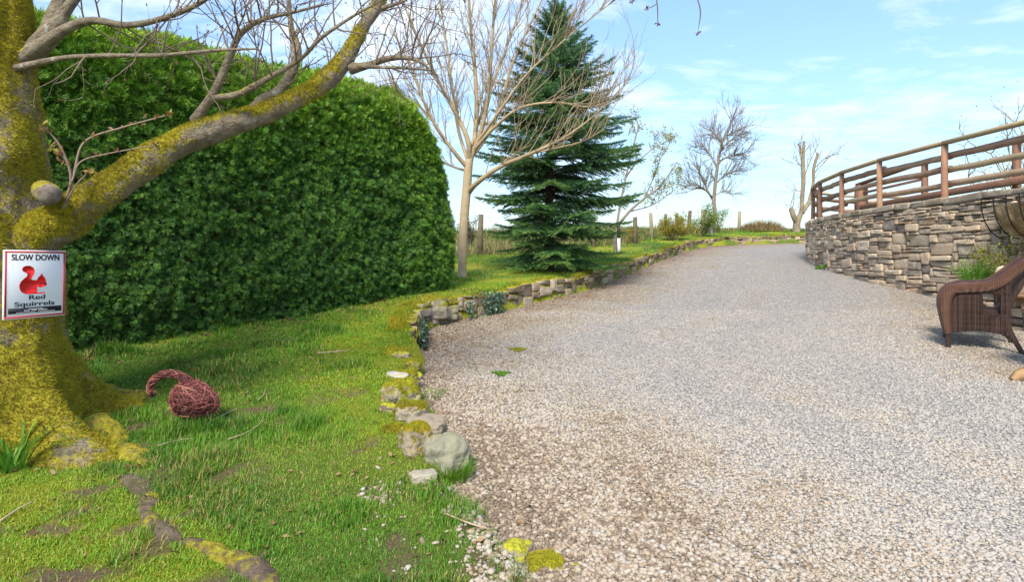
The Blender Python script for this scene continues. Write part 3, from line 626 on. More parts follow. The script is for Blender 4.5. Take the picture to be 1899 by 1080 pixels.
# surface roots running through the grass
RT = [([(165, 735), (205, 744), (245, 744), (284, 738)], [.13, .085, .06, .03], .035), ([(120, 735), (175, 778), (222, 828), (268, 864)], [.10, .115, .095, .06], -.01), ([(238, 888), (275, 925), (268, 958)], [.035, .055, .03], -.01), ([(268, 955), (298, 985), (330, 1012)], [.03, .04, .025], -.005), ([(360, 1012), (420, 1028), (462, 1058), (505, 1085)], [.035, .05, .05, .04], -.01)]
for k_, (pp, rr, dzr) in enumerate(RT):
    L = []; rr = [q * (1.25 if k_ > 1 else 1) for q in rr]
    for (x, y), r in zip(pp, rr):
        h = hit(x, y); L.append((h[0], h[1], h[2] + dzr - r * .55, r))
    L = np.array(L); e0 = L[0] + (L[0] - L[1]) * .4; e1 = L[-1] + (L[-1] - L[-2]) * .4; e0[2] -= .06; e1[2] -= .07; e0[3] *= .8; e1[3] = .015
    mb = MB(); solid_limb(mb, np.vstack([e0, L, e1]), 12, 24, .30, seed=70 + k_, moss=(lambda v, up: .75 + (fbm(v, 9, 2, 5) - .5)) if k_ < 2 else (lambda v, up: .42 + (fbm(v, 7, 3, 7) - .5) * 1.7)); mb.build('root', M['rootbark'], tree, smooth=True)
# moss tufts standing off the bark
def tufts(mb, V, Q, ms, n, ctr, hh=.018):
    A, B, C, D = (V[Q[:, i]] for i in range(4)); w = np.linalg.norm(np.cross(C - A, D - B), axis=1) * np.clip(ms[Q].mean(1) - .28, 0, .5) * (C[:, 1] < 99)
    f = rng.choice(len(Q), n, p=w / w.sum()); u, v = rng.random((2, n, 1)); p = (A[f] * (1 - u) + B[f] * u) * (1 - v) + (D[f] * (1 - u) + C[f] * u) * v
    nn = nrm(np.cross(C[f] - A[f], D[f] - B[f])); nn = nn * np.where(np.sum(nn * (p - ctr(p)), 1) > 0, 1, -1)[:, None]
    d = nrm(nn + rng.normal(0, .55, (n, 3))); s = nrm(np.cross(d, rng.normal(size=(n, 3)))); h = hh * rng.uniform(.4, 1.3, (n, 1))
    vv = np.stack([p - s * h * .16 - nn * .003, p + s * h * .16 - nn * .003, p + d * h], 1).reshape(-1, 3)
    tn = np.clip(.15 + .7 * fbm(p, 12, 3, 77) + rng.normal(0, .15, n) - .1, 0, 1); mb.add(vv, t=np.arange(3 * n).reshape(-1, 3), tint=np.repeat(tn, 3))
mb = MB(); vis = ((TV[:, 0] - TC[0]) * .65 - (TV[:, 1] - TC[1]) * .76) > -.12
qv = TQ[vis[TQ].all(1) & (TV[TQ[:, 0], 2] < 3.5)]
tufts(mb, TV, qv, trunk_moss(TV), 90000, lambda p: np.column_stack([trunk_center(p[:, 2]), p[:, 2]]))
mp_ = smooth_path(MAIN, 10)[:, :3]
tufts(mb, LV, LQ, LM, 42000, lambda p: mp_[np.argmin(((p[:, None] - mp_[None]) ** 2).sum(2), 1)], .015)
mb.build('moss', M['moss'], tree)
# ------------------------------------------------------------------ road sign on the trunk
M['white'] = plain('white_sign_plate', (.80, .81, .84), .35); M['red'] = plain('red_print', (.80, .018, .02), .4); M['redframe'] = plain('red_frame', (.50, .045, .055), .45); M['black'] = plain('black_print', (.012, .012, .02), .5)
sc_ = pt(65.5, 527, 3.27); sw, sh = .317, .362
sign = thing('slow_down_sign', sc_ - np.array((0, 0, sh / 2)), 'white SLOW DOWN Red Squirrels sign with red border, fixed to the mossy trunk', 'sign')
sx = nrm(np.array([[.30, .954, -.004]]))[0]; sz = nrm(np.array([[.012, .0, 1.0]]))[0]; sn = nrm(np.cross(sx, sz)[None])[0]; sz = np.cross(sn, sx)
SR = np.column_stack([sx, -sn, sz])                       # local x along the board, y into the trunk, z up
def on_sign(x, z, out=0.0): return sc_ + sx * x + sz * z + sn * out
mb = MB(); mb.box(sc_, (sw, .010, sh), SR, .003); board = mb.build('board', M['white'], sign)
mb = MB()
for (x, z, a, b) in ((0, sh / 2 - .010, sw - .008, .009), (0, -sh / 2 + .010, sw - .008, .009)): mb.box(on_sign(x, z, .0055), (a, .003, b), SR)
for (x, z, a, b) in ((-sw / 2 + .0085, 0, .009, sh - .0292), (sw / 2 - .0085, 0, .009, sh - .0292)): mb.box(on_sign(x, z, .0055), (a, .003, b), SR)
mb.build('border', M['redframe'], sign)
mb = MB(); mb.box(on_sign(0, -.138, .0055), (.272, .003, .029), SR); mb.build('black_bar', M['black'], sign)
mb = MB()
for (z, w, n, h) in ((-.133, .075, 8, .004), (-.139, .12, 13, .0045), (-.148, .20, 22, .0028)):
    for k_ in range(n):
        if rng.random() < .9: mb.box(on_sign(-w / 2 + w * (k_ + .5) / n, z + rng.uniform(-.0004, .0004), .0072), (w / n * .72, .0012, h), SR)
mb.build('small_print', M['white'], sign)
def lettering(text, x, z, h, width, mat, bold=.022):
    cu = bpy.data.curves.new('lettering', 'FONT'); cu.body = text; cu.align_x = 'CENTER'; cu.size = 1; cu.extrude = .01; cu.offset = bold
    to = bpy.data.objects.new('lettering', cu); SC.collection.objects.link(to); dg = bpy.context.evaluated_depsgraph_get(); me = bpy.data.meshes.new_from_object(to.evaluated_get(dg)); bpy.data.objects.remove(to); bpy.data.curves.remove(cu)
    co = np.empty(len(me.vertices) * 3); me.vertices.foreach_get('co', co); co = co.reshape(-1, 3)
    co[:, 0] *= width / (co[:, 0].max() - co[:, 0].min()); co[:, 1] *= h / .70; co[:, 2] *= .1
    wv = sc_ + sx * (co[:, :1] + x) + sz * (co[:, 1:2] + z) + sn * (.0062 + co[:, 2:3]) - np.array(parent_world(sign))
    me.vertices.foreach_set('co', wv.ravel()); me.update(); me.materials.clear(); me.materials.append(mat); me.name = 'lettering'
    o = bpy.data.objects.new('lettering', me); SC.collection.objects.link(o); o.parent = sign; return o
lettering('SLOW DOWN', 0, .128, .030, .245, M['black']); lettering('Red', .006, -.082, .024, .082, M['black'], .012); lettering('Squirrels', -.004, -.116, .024, .205, M['black'], .012)
# squirrel emblem: outline in sign units (x right, y up, taken off the plate's centre)
out = [(.052, -.055), (.050, -.062), (-.045, -.062), (-.066, -.052), (-.077, -.034), (-.079, -.014), (-.072, .004), (-.056, .020), (-.042, .032), (-.038, .043), (-.046, .052), (-.058, .056), (-.066, .066), (-.063, .080), (-.048, .088), (-.026, .088), (-.010, .078), (-.003, .062), (-.006, .044), (-.016, .028), (-.020, .014), (-.012, .012), (.004, .010), (.012, .016), (.016, .026), (.027, .034), (.029, .046), (.033, .036), (.036, .048), (.039, .034), (.048, .026), (.056, .010), (.056, -.002), (.062, -.010), (.058, -.020), (.046, -.024), (.034, -.028), (.024, -.030), (.010, -.020), (.010, -.036), (.014, -.042), (.008, -.052), (.012, -.056)]
out = [(x - .005 if x > -9 else x, y + .010) for x, y in out]
from mathutils.geometry import tessellate_polygon
tri = np.array(tessellate_polygon([[Vector((x, y, 0)) for x, y in out]]))
m = len(out); fv = np.array([on_sign(x, y, .0068) for x, y in out]); bv = np.array([on_sign(x, y, .0045) for x, y in out]); q = [(a, (a + 1) % m, (a + 1) % m + m, a + m) for a in range(m)]
mb = MB(); mb.add(np.vstack([fv, bv]), q, tri); emb = mb.build('squirrel_emblem', M['red'], sign)
mb = MB()
for x, y, a, b in ((.040, -.006, .026, .005), (.024, -.012, .006, .010), (.050, -.013, .012, .005), (.040, .006, .010, .003), (.040, .014, .005, .005)): mb.box(on_sign(x - .005, y + .010, .0074), (a, .0012, b), SR)
mb.build('emblem_lines', M['black'], emb)
mb = MB(); mb.tube([on_sign(0, sh / 2 - .012, .004), on_sign(0, sh / 2 - .012, .010)], [.0045, .004], 10, cap=True); mb.build('screw', plain('rusty_screw', (.12, .07, .05), .5), sign)
# ------------------------------------------------------------------ other trees
M['pale_bark'] = ramp_mat('pale_smooth_bark', 'rnd', [(0, (.14, .10, .055)), (.5, (.36, .275, .165)), (1, (.48, .40, .27))], .85, noise=(7, .9), bump=(25, .5, .02))
def solid_tree_tube(mb, L, n=8, k=12, **at): p = smooth_path(np.array(L), n); mb.tube(p[:, :3], p[:, 3], k, **at); return p
def pxr(L, k=.82): return np.array([(*pt(x, y, Y), w * k / F * Y / 2) for x, y, Y, w in L])
b2 = hit(858, 514); Y2 = b2[1]
t2 = thing('bare_tree', b2, 'slender pale barked bare tree beside the hedge end, thin upright branches fanned out', 'tree')
mb = MB(); solid_tree_tube(mb, np.vstack([[b2[0], b2[1], b2[2] - .15, .12], pxr([(857, 500, Y2, 20), (859, 440, Y2, 20), (862, 390, Y2, 20), (866, 345, Y2, 20), (869, 305, Y2, 19), (872, 292, Y2, 15)])]), 8, 16, rnd=.55); mb.build('trunk', M['pale_bark'], t2, smooth=True)
prim = [[(868, 312, 0, 11), (845, 285, -.1, 9), (812, 240, -.2, 8), (785, 185, -.3, 6), (755, 110, -.4, 4), (720, 40, -.5, 2)],
        [(870, 300, 0, 13), (868, 262, -.1, 11), (848, 215, -.1, 9), (808, 140, -.2, 7), (770, 60, -.3, 5), (735, -30, -.4, 4)],
        [(872, 300, 0, 13), (880, 258, .1, 11), (884, 200, .2, 10), (880, 120, .3, 8), (872, 40, .4, 6), (868, -60, .5, 4)],
        [(872, 296, 0, 12), (890, 250, -.1, 10), (905, 180, -.2, 8), (912, 90, -.3, 6), (918, 0, -.4, 5), (925, -70, -.4, 3)],
        [(872, 292, 0, 11), (896, 262, .2, 9), (925, 205, .4, 7), (950, 120, .6, 6), (985, 40, .8, 4), (1020, -30, 1, 3)],
        [(868, 358, 0, 13), (886, 338, -.2, 12), (930, 308, -.4, 10), (985, 285, -.6, 8), (1045, 256, -.8, 6), (1095, 220, -1, 4), (1130, 185, -1.1, 2)],
        [(874, 285, 0, 9), (915, 238, -.3, 8), (965, 200, -.5, 6), (1030, 190, -.7, 5), (1095, 198, -.9, 4), (1140, 180, -1, 2.5), (1165, 150, -1, 1.5)],
        [(874, 280, 0, 8), (920, 215, -.3, 7), (975, 140, -.5, 5), (1040, 80, -.7, 4), (1100, 30, -.8, 3), (1140, 0, -.9, 2)],
        [(868, 300, 0, 8), (850, 240, .3, 7), (838, 160, .5, 6), (828, 80, .6, 4), (815, 0, .7, 3), (806, -50, .7, 2)],
        [(874, 270, 0, 7), (900, 190, .5, 6), (935, 100, .7, 5), (962, 20, .8, 3), (975, -40, .8, 2)],
        [(868, 318, 0, 6), (838, 308, .2, 5), (790, 285, .3, 4), (750, 240, .4, 3), (712, 180, .5, 2)],
        [(800, 220, -.2, 5), (775, 195, 0, 4), (735, 175, .1, 3), (700, 130, .2, 2)],
        [(985, 285, -.6, 5), (1030, 275, -.5, 4), (1080, 262, -.4, 3), (1120, 240, -.3, 2)]]
for L in prim:
    l = pxr([(x, y, Y2 + d, w) for x, y, d, w in L]); mb = MB(); p = solid_tree_tube(mb, l, 8, 8, rnd=.45)
    mb.build('branch', M['pale_bark'], t2, smooth=True)
    L_ = np.linalg.norm(np.diff(p[:, :3], axis=0), axis=1).sum(); n = int(L_ * 12)
    m2 = MB() if 'tw2' not in globals() else tw2; tw2 = m2
    for s in rng.integers(int(len(p) * .22), len(p), n):
        t = nrm((p[min(s + 1, len(p) - 1)] - p[s - 1])[None, :3])[0]; a = nrm(np.cross(t, rng.normal(size=3))[None])[0]
        twig(tw2, p[s, :3], t * .75 + a * .55 + (0, 0, .55), rng.uniform(.35, .95), min(.0072, max(.0042, p[s, 3] * .6)), 2, .28, .35, (1, 3), 4, None, (.25, .7), 6, .62)
M['pale_twig'] = ramp_mat('pale_twig', 'rnd', [(0, (.12, .085, .06)), (1, (.42, .33, .20))], .8)
tw2.build('twigs', M['pale_twig'], t2)

# fir
bf = hit(1018, 503); YF = bf[1]
fir = thing('fir_tree', bf, 'dark green conical fir tree with drooping lower branches behind the low wall', 'tree')
topz = pt(1040, 18, YF)[2]; HF = topz - bf[2]
mb = MB(); solid_tree_tube(mb, [(bf[0], bf[1], bf[2] - .2, .11), (bf[0], bf[1], bf[2] + .3, .085), (bf[0] + .02, bf[1], bf[2] + HF * .5, .05), (bf[0] + .12, bf[1], topz - .3, .012), (bf[0] + .16, bf[1], topz, .004)], 10, 12, rnd=.3)
M['fir_bark'] = ramp_mat('dark_fir_bark', 'rnd', [(0, (.03, .022, .016)), (1, (.13, .10, .075))], .95, noise=(14, 1), bump=(30, .8, .02))
mb.build('trunk', M['fir_bark'], fir, smooth=True)
nb, wood, nd_c, nd_d, nd_t, nd_l = 0, MB(), [], [], [], []
lev = []; z = .28
while z < HF - .06:
    f = z / HF; lev.append(z); z += .20 * (1 - .62 * f) * rng.uniform(.85, 1.15)
for li, z in enumerate(lev):
    f = z / HF; nbr = int(9 - 2.5 * f) + (rng.random() < .5)
    prof = np.interp(f, [0, .06, .12, .3, .42, .55, .7, .85, .95, 1], [1.0, 1.1, 1.15, 1.34, 1.38, 1.20, .95, .56, .30, .06])
    a0 = rng.random() * 6.283
    for b in range(nbr):
        az = a0 + b * 2 * math.pi / nbr + rng.normal(0, .18); L = prof * rng.uniform(.80, 1.16) * (1.0 + .07 * math.cos(az))
        if .12 < f < .36 and rng.random() < .12: continue
        el = np.interp(f, [0, .2, .45, .8, 1], [.05, .10, .18, .5, 1.0]) + rng.normal(0, .07); droop = np.interp(f, [0, .3, .7, 1], [.42, .34, .14, 0]) * rng.uniform(.55, 1.35)
        n = 12; t = np.linspace(0, 1, n); out = np.array((math.cos(az), math.sin(az), 0)); x0 = bf[0] + .04 * f * 3
        P = np.array((x0, bf[1], bf[2] + z + rng.normal(0, .075 if f > .08 else .01))) + out * (L * t * math.cos(el))[:, None] + np.array((0, 0, 1.0)) * (L * (math.sin(el) * t - droop * t ** 1.6 + .55 * droop * t ** 3.2))[:, None]
        wood.tube(P, np.linspace(.016, .004, n) * (1 - .5 * f), 5, rnd=.4)
        T = nrm(np.gradient(P, axis=0)); up = nrm(np.array((0, 0, 1.0)) - T * T[:, 2:3]); sd_ = np.cross(T, up)
        m = max(5, int(L / .040)); tt = np.linspace(.10, 1, m)
        lines = []
        for s in (-1, 1):
            ii = np.clip(tt * (n - 1), 0, n - 1.001); i0 = ii.astype(int); fr = (ii - i0)[:, None]
            B = P[i0] * (1 - fr) + P[i0 + 1] * fr; TT = T[i0]; SS = sd_[i0] * s; UU = up[i0]
            bl = (.40 * L * (1 - tt) ** .9 * np.clip(tt * 4, .3, 1) + .055) * rng.uniform(.7, 1.2, m)
            dd_ = nrm(TT * .72 + SS * .9 + UU * (-.10 + rng.normal(0, .16, m))[:, None]); lines.append((B, dd_, bl, UU, tt))
        lines.append((P[2:-1], T[2:-1], np.full(n - 3, L / n * 1.05), up[2:-1], t[2:-1])); lines.append((P[-2:-1], T[-2:-1], np.array([.12]), up[-2:-1], np.array([1.0])))
        for B, D, bl, UU, tt_ in lines:
            cnt = np.maximum(3, (bl / .0125).astype(int)); idx = np.repeat(np.arange(len(B)), cnt); k = np.concatenate([np.arange(c) for c in cnt]) / cnt[idx]
            c0 = B[idx] + D[idx] * (bl[idx] * k)[:, None] - np.array((0, 0, .35)) * (bl[idx] * k ** 2 * .35)[:, None]; S2 = np.cross(D[idx], UU[idx])
            for s in (-1, 1, 0):
                nd_c.append(c0); w = UU[idx] * (.25 if s else .95) + rng.normal(0, .16, c0.shape)
                nd_d.append(nrm(D[idx] * .55 + S2 * s * .85 + w)); nd_l.append(rng.uniform(.026, .044, len(c0)))
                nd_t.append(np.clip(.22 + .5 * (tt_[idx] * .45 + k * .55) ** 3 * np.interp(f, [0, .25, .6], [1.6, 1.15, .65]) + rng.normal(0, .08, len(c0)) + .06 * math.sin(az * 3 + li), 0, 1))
wood.build('branches', M['fir_bark'], fir)
c0 = np.concatenate(nd_c); d0 = np.concatenate(nd_d); l0 = np.concatenate(nd_l)[:, None]; t0 = np.concatenate(nd_t); n = len(c0)
s0 = nrm(np.cross(d0, rng.normal(size=(n, 3)))) * .0046
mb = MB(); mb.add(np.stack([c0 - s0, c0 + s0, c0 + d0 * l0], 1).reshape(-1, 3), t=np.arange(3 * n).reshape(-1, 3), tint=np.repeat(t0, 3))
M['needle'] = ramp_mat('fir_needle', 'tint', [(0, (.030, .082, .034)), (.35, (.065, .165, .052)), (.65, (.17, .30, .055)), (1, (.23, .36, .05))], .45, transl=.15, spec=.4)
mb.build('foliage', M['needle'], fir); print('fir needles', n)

# young tree in leaf behind the fir
def leafy(name, base, label, limbs, Y, ntw, leafn, lmat, bark, twlen=(.3, .7), lsize=.05, group=None, trunk_name='trunk', up=.3, rt=.006, depth=1, tw_name='twigs'):
    o = thing(name, base, label, 'tree', group); tw = MB(); tp = []
    for k_, L in enumerate(limbs):
        l = pxr([(x, y, Y + d, w) for x, y, d, w in L])
        if k_ == 0: l = np.vstack([[base[0], base[1], base[2] - .15, l[0, 3] * 1.15], l])
        mb = MB(); p = solid_tree_tube(mb, l, 8, 9, rnd=.5); tw = mb
        for s in rng.integers(int(len(p) * (.45 if k_ == 0 else .2)), len(p), ntw):
            t = nrm((p[min(s + 1, len(p) - 1)] - p[s - 1])[None, :3])[0]; a = nrm(np.cross(t, rng.normal(size=3))[None])[0]
            twig(tw, p[s, :3], t * .6 + a * .7 + (0, 0, up), rng.uniform(*twlen), min(rt, p[s, 3] * .7), depth, .3, up, (2, 4), 4, tp, (.3, .8), 5, .6)
        mb.build(trunk_name if k_ == 0 else 'branch', bark, o, smooth=True)
    if leafn:
        c = np.array([q[0] for q in tp]); c = np.repeat(c, leafn, 0) + rng.normal(0, lsize * .9, (len(c) * leafn, 3)); mb = MB()
        leaves(mb, c, rand_dirs(len(c)) + (0, 0, .3), rand_dirs(len(c)), rng.uniform(.6, 1.2, len(c)) * lsize, lsize * .5, rng.random(len(c)), .1); mb.build('leaves', lmat, o)
    return o
M['spring_leaf'] = ramp_mat('spring_leaf', 'tint', [(0, (.16, .19, .05)), (.5, (.30, .31, .09)), (1, (.42, .36, .14))], .5, transl=.35)
M['grey_bark'] = ramp_mat('grey_bark', 'rnd', [(0, (.07, .055, .045)), (.5, (.20, .165, .13)), (1, (.34, .30, .24))], .9, noise=(6, 1), bump=(16, .5, .03))
bc = hit(1120, 470); Yc = bc[1]
bc = np.array(((1142 - CX) / F * 14.2, 14.2, gz((1142 - CX) / F * 14.2, 14.2)))
leafy('blossom_tree', bc, 'small young tree with pale yellow green spring leaves, behind the fir', [[(1142, 430, 0, 8), (1165, 395, 0, 6), (1195, 368, 0, 5), (1225, 345, 0, 4), (1256, 300, 0, 2)], [(1142, 435, 0, 6), (1150, 380, .2, 5), (1165, 310, .3, 4), (1180, 250, .3, 3), (1186, 230, .3, 2)], [(1160, 330, .3, 4), (1178, 305, .2, 3), (1212, 275, .2, 2), (1238, 262, .2, 1.5)], [(1195, 368, 0, 3), (1215, 322, 0, 2.5), (1222, 300, 0, 2), (1240, 270, 0, 1.5)], [(1170, 392, 0, 3), (1210, 380, .2, 2), (1250, 352, .3, 1.5), (1262, 330, .3, 1)]], 14.2, 10, 11, M['spring_leaf'], M['grey_bark'], (.15, .4), .055, rt=.008)
# distant bare tree at the bend
bd = np.array(((1326 - CX) / F * 25, 25, gz((1326 - CX) / F * 25, 25)))
leafy('bare_tree', bd, 'distant bare tree with a wind swept grey crown and a bent trunk, past the bend', [[(1323, 425, 0, 9), (1326, 395, 0, 8.5), (1324, 372, 0, 8), (1327, 335, 0, 7.5), (1332, 300, 0, 6), (1340, 260, 0, 4.5), (1352, 235, 0, 3), (1362, 212, 0, 1.5)], [(1322, 372, 0, 5), (1312, 352, .3, 4), (1300, 325, .5, 3), (1288, 305, .6, 2)], [(1320, 365, 0, 4.5), (1305, 350, -.3, 3), (1285, 343, -.5, 2.5), (1264, 352, -.6, 1.5)], [(1330, 338, 0, 3.5), (1345, 325, .3, 3), (1365, 318, .4, 2), (1388, 312, .5, 1)], [(1333, 300, 0, 4), (1352, 290, .3, 3), (1375, 284, .3, 2), (1402, 278, .3, 1)], [(1330, 310, 0, 4), (1318, 290, .3, 3), (1306, 275, .3, 2), (1296, 270, .3, 1.2)], [(1338, 265, 0, 3), (1325, 250, .3, 2), (1318, 240, .3, 1)], [(1342, 255, 0, 3), (1360, 245, -.3, 2), (1375, 240, -.3, 1)], [(1334, 285, 0, 3), (1346, 268, -.5, 2.4), (1368, 250, -.5, 1.2)], [(1326, 362, 0, 2.5), (1340, 356, 0, 1.6), (1356, 354, 0, 1)]], 25, 22, 0, None, M['grey_bark'], (.5, 1.1), up=.25, rt=.016, depth=2)
# pollarded tree behind the wall's end
bp = np.array(((1476 - CX) / F * 24, 24, gz((1476 - CX) / F * 24, 24)))
leafy('pollarded_tree', bp, 'pollarded tree with knobbly base and two sawn stems, beyond the wall end', [[(1477, 428, 0, 17), (1478, 412, 0, 15), (1486, 392, 0, 10), (1488, 362, 0, 9), (1490, 330, 0, 9), (1489, 295, 0, 8), (1491, 262, 0, 6)], [(1478, 416, 0, 11), (1472, 402, -.1, 12), (1468, 390, -.1, 11), (1467, 386, -.1, 9)], [(1489, 300, 0, 6), (1484, 275, 0, 5), (1480, 266, 0, 4)], [(1500, 375, .3, 7), (1508, 340, .3, 6), (1509, 312, .3, 6), (1517, 284, .3, 5)], [(1488, 395, 0, 9), (1500, 375, .3, 9)], [(1491, 330, 0, 2), (1502, 300, 0, 2), (1520, 262, 0, 1)], [(1510, 320, .3, 2), (1530, 300, .3, 1.6), (1558, 270, .3, .8)], [(1512, 310, .3, 2), (1535, 290, .5, 1.5), (1560, 285, .5, .8)], [(1487, 310, 0, 2), (1478, 300, 0, 1.5), (1470, 292, 0, .8)], [(1486, 355, 0, 1.5), (1470, 352, 0, 1), (1455, 345, 0, .6)]], 24, 5, 0, None, ramp_mat('cream_bark', 'rnd', [(0, (.09, .065, .04)), (.5, (.24, .19, .125)), (1, (.38, .32, .22))], .9, noise=(5, 1.2), bump=(12, .6, .05)), (.4, 1.0), rt=.012)
# ------------------------------------------------------------------ dry stone walls
def path_frame(path):
    path = np.asarray(path, float); seg = np.linalg.norm(np.diff(path, axis=0), axis=1); arc = np.concatenate([[0], np.cumsum(seg)])
    def at(s):
        s = np.atleast_1d(s); x = np.interp(s, arc, path[:, 0]); y = np.interp(s, arc, path[:, 1]); e = .06
        tx = np.interp(s + e, arc, path[:, 0]) - np.interp(s - e, arc, path[:, 0]); ty = np.interp(s + e, arc, path[:, 1]) - np.interp(s - e, arc, path[:, 1])
        t = nrm(np.column_stack([tx, ty])); return np.column_stack([x, y]), t
    return arc[-1], at
def rubble(mb, path, side, zb, zt, du, dv, pick, depth=.2, ground=None, s0=0, s1=None, proud=.025, n=5, seed=1, rough=.10):
    """packs irregular stones into the face of a wall: zb(s) foot, zt(s) top; side +1 = face lies left of the path"""
    L, at = path_frame(path); s1 = s1 or L; r = np.random.default_rng(seed); nu = int((s1 - s0) / du); H = max(zt(s) - zb(s) for s in np.linspace(s0, s1, 40)); nv = int(math.ceil(H / dv)); occ = np.zeros((nu, nv), bool)
    for v in range(nv):
        for u in range(nu):
            if occ[u, v]: continue
            s = s0 + u * du; w, h = pick(r, v / nv, v, nv); k = 1
            while k < w and u + k < nu and not occ[u + k, v]: k += 1
            w = k; hh = 1
            while hh < h and v + hh < nv and not occ[u:u + w, v + hh].any(): hh += 1
            h = hh; occ[u:u + w, v:v + h] = True
            sm = s + w * du / 2; z0 = zb(sm) + v * dv; z1 = z0 + h * dv; top = zt(sm)
            if z0 > top - dv * .45: continue
            z1 = min(z1, top + .01)
            (p, t) = at(sm); p, t = p[0], t[0]; nn = np.array((-t[1], t[0])) * side
            if ground is not None and z1 < ground(*p) - .04: continue
            gap = r.uniform(.006, .020); W_, H_ = w * du - gap, (z1 - z0) - gap * .9
            if H_ < .015: continue
            D_ = depth * r.uniform(.85, 1.1) * (.55 if depth < .2 and s < .9 else 1); c2 = p + nn * (-D_ / 2 + r.normal(proud, .016))
            m = MB(); rock(m, (0, 0, 0), (W_ * r.uniform(.98, 1.10), D_, H_ * r.uniform(.98, 1.10)), int(r.integers(1e4)), n, rough * r.uniform(.7, 1.6), r.uniform(6, 14), 0)
            vv = m.v[0]; tl = r.normal(0, .035); vv = np.column_stack([vv[:, 0] * math.cos(tl) - vv[:, 2] * math.sin(tl), vv[:, 1], vv[:, 0] * math.sin(tl) + vv[:, 2] * math.cos(tl)])
            wv = np.column_stack([c2[0] + vv[:, 0] * t[0] - vv[:, 1] * t[1], c2[1] + vv[:, 0] * t[1] + vv[:, 1] * t[0], (z0 + z1) / 2 + vv[:, 2]])
            mb.add(wv, m.f[4][0], rnd=r.random())
def wall_core(mb, path, side, zb, zt, inset, thick, m=80):
    L, at = path_frame(path); s = np.linspace(0, L, m); p, t = at(s); nn = np.column_stack([-t[:, 1], t[:, 0]]) * side
    a, b = p - nn * inset, p - nn * (inset + thick); B = np.array([zb(k) for k in s]); T = np.array([zt(k) for k in s])
    v = np.vstack([np.column_stack([a, B]), np.column_stack([a, T]), np.column_stack([b, T]), np.column_stack([b, B])]); i = np.arange(m - 1)
    q = np.vstack([np.column_stack([i + k * m, i + 1 + k * m, i + 1 + (k + 1) * m, i + (k + 1) * m]) for k in range(3)])
    e = [(0, m, 2 * m, 3 * m), (m - 1, 2 * m - 1, 3 * m - 1, 4 * m - 1)]; mb.add(v, np.vstack([q, e]), rnd=.5)
STONE = [(0, (.19, .155, .13)), (.08, (.31, .25, .19)), (.4, (.45, .34, .235)), (.7, (.53, .405, .275)), (.88, (.60, .49, .36)), (1, (.46, .29, .175))]
def lichen_extra(t, g, col):
    N, L = t.nodes, t.links
    n = N.new('ShaderNodeTexNoise'); n.inputs['Scale'].default_value = 9; n.inputs['Detail'].default_value = 8; L.new(g.outputs['Object'], n.inputs['Vector'])
    r = N.new('ShaderNodeMapRange'); r.inputs[1].default_value = .56; r.inputs[2].default_value = .66; r.inputs[4].default_value = .55; L.new(n.outputs[0], r.inputs[0])
    m = N.new('ShaderNodeMix'); m.data_type = 'RGBA'; L.new(r.outputs[0], m.inputs[0]); L.new(col, m.inputs[6]); m.inputs[7].default_value = (.50, .43, .32, 1); return m.outputs[2]
M['stone'] = ramp_mat('wall_stone', 'rnd', STONE, .92, noise=(11, .35), bump=(34, 1, .026), extra=lichen_extra)
M['joint'] = ramp_mat('wall_joint', 'rnd', [(0, (.10, .08, .055)), (1, (.24, .19, .135))], .95, noise=(20, 1))
WP = smooth_path([(6.40, 4.6), (6.40, 6.2), (6.37, 7.6), (6.32, 9), (6.30, 10.4), (6.45, 12), (6.78, 13.6), (7.22, 14.9), (7.95, 16.1), (9.2, 17.0), (11.5, 17.5)], 8)
WL, WAT = path_frame(WP); WTOP = 2.30
rw = thing('stone_wall', (6.3, 9, dz(6.3, 9)), 'curved retaining wall of rough brown stones below the timber railing', 'wall')
def pick_wall(r, f, v, nv):
    if f < .42: h = r.choice([1, 2, 2, 3], p=[.3, .35, .25, .1]); w = int(r.integers(6, 14)) if h < 3 else int(r.integers(6, 10))
    elif f > .84: h = r.choice([1, 1, 2]); w = int(r.integers(3, 8))
    else: h = r.choice([1, 2, 3, 4], p=[.3, .28, .28, .14]); w = int(h * r.uniform(1.3, 2.6)) + (int(r.integers(3, 8)) if h < 3 else 1)
    return max(2, w), int(h)
mb = MB(); rubble(mb, WP, 1, lambda s: .30, lambda s: WTOP - .12, .046, .046, pick_wall, .22, lambda x, y: dz(x, y), seed=11, n=6, rough=.12); mb.build('stones', M['stone'], rw, smooth=True)
mb = MB(); rubble(mb, WP, 1, lambda s: WTOP - .115, lambda s: WTOP, .09, .115, lambda r, f, v, nv: (int(r.integers(4, 9)), 1), .34, None, seed=12, n=7, proud=.03, rough=.06)
M['coping'] = ramp_mat('coping_stone', 'rnd', [(0, (.22, .175, .13)), (.5, (.35, .28, .20)), (1, (.43, .35, .26))], .95, noise=(14, .8), bump=(34, 1, .02), extra=lichen_extra)
mb.build('coping', M['coping'], rw, smooth=True)
mb = MB(); wall_core(mb, WP, 1, lambda s: .2, lambda s: WTOP - .02, .040, .35); mb.build('core', M['joint'], rw)
# the terrace the wall holds up
from mathutils.geometry import tessellate_polygon
inner = np.array([WAT(s)[0][0] - np.array((-WAT(s)[1][0][1], WAT(s)[1][0][0])) * .3 for s in np.linspace(0, WL, 40)]); poly = np.vstack([inner, (30, 17.5), (30, 4.6)])
mb = MB(); mb.add(np.column_stack([poly, np.full(len(poly), WTOP - .06)]), t=np.array(tessellate_polygon([[Vector((*p, 0)) for p in poly]]))); tag(mb.build('terrace', M['lawn']), kind='structure')

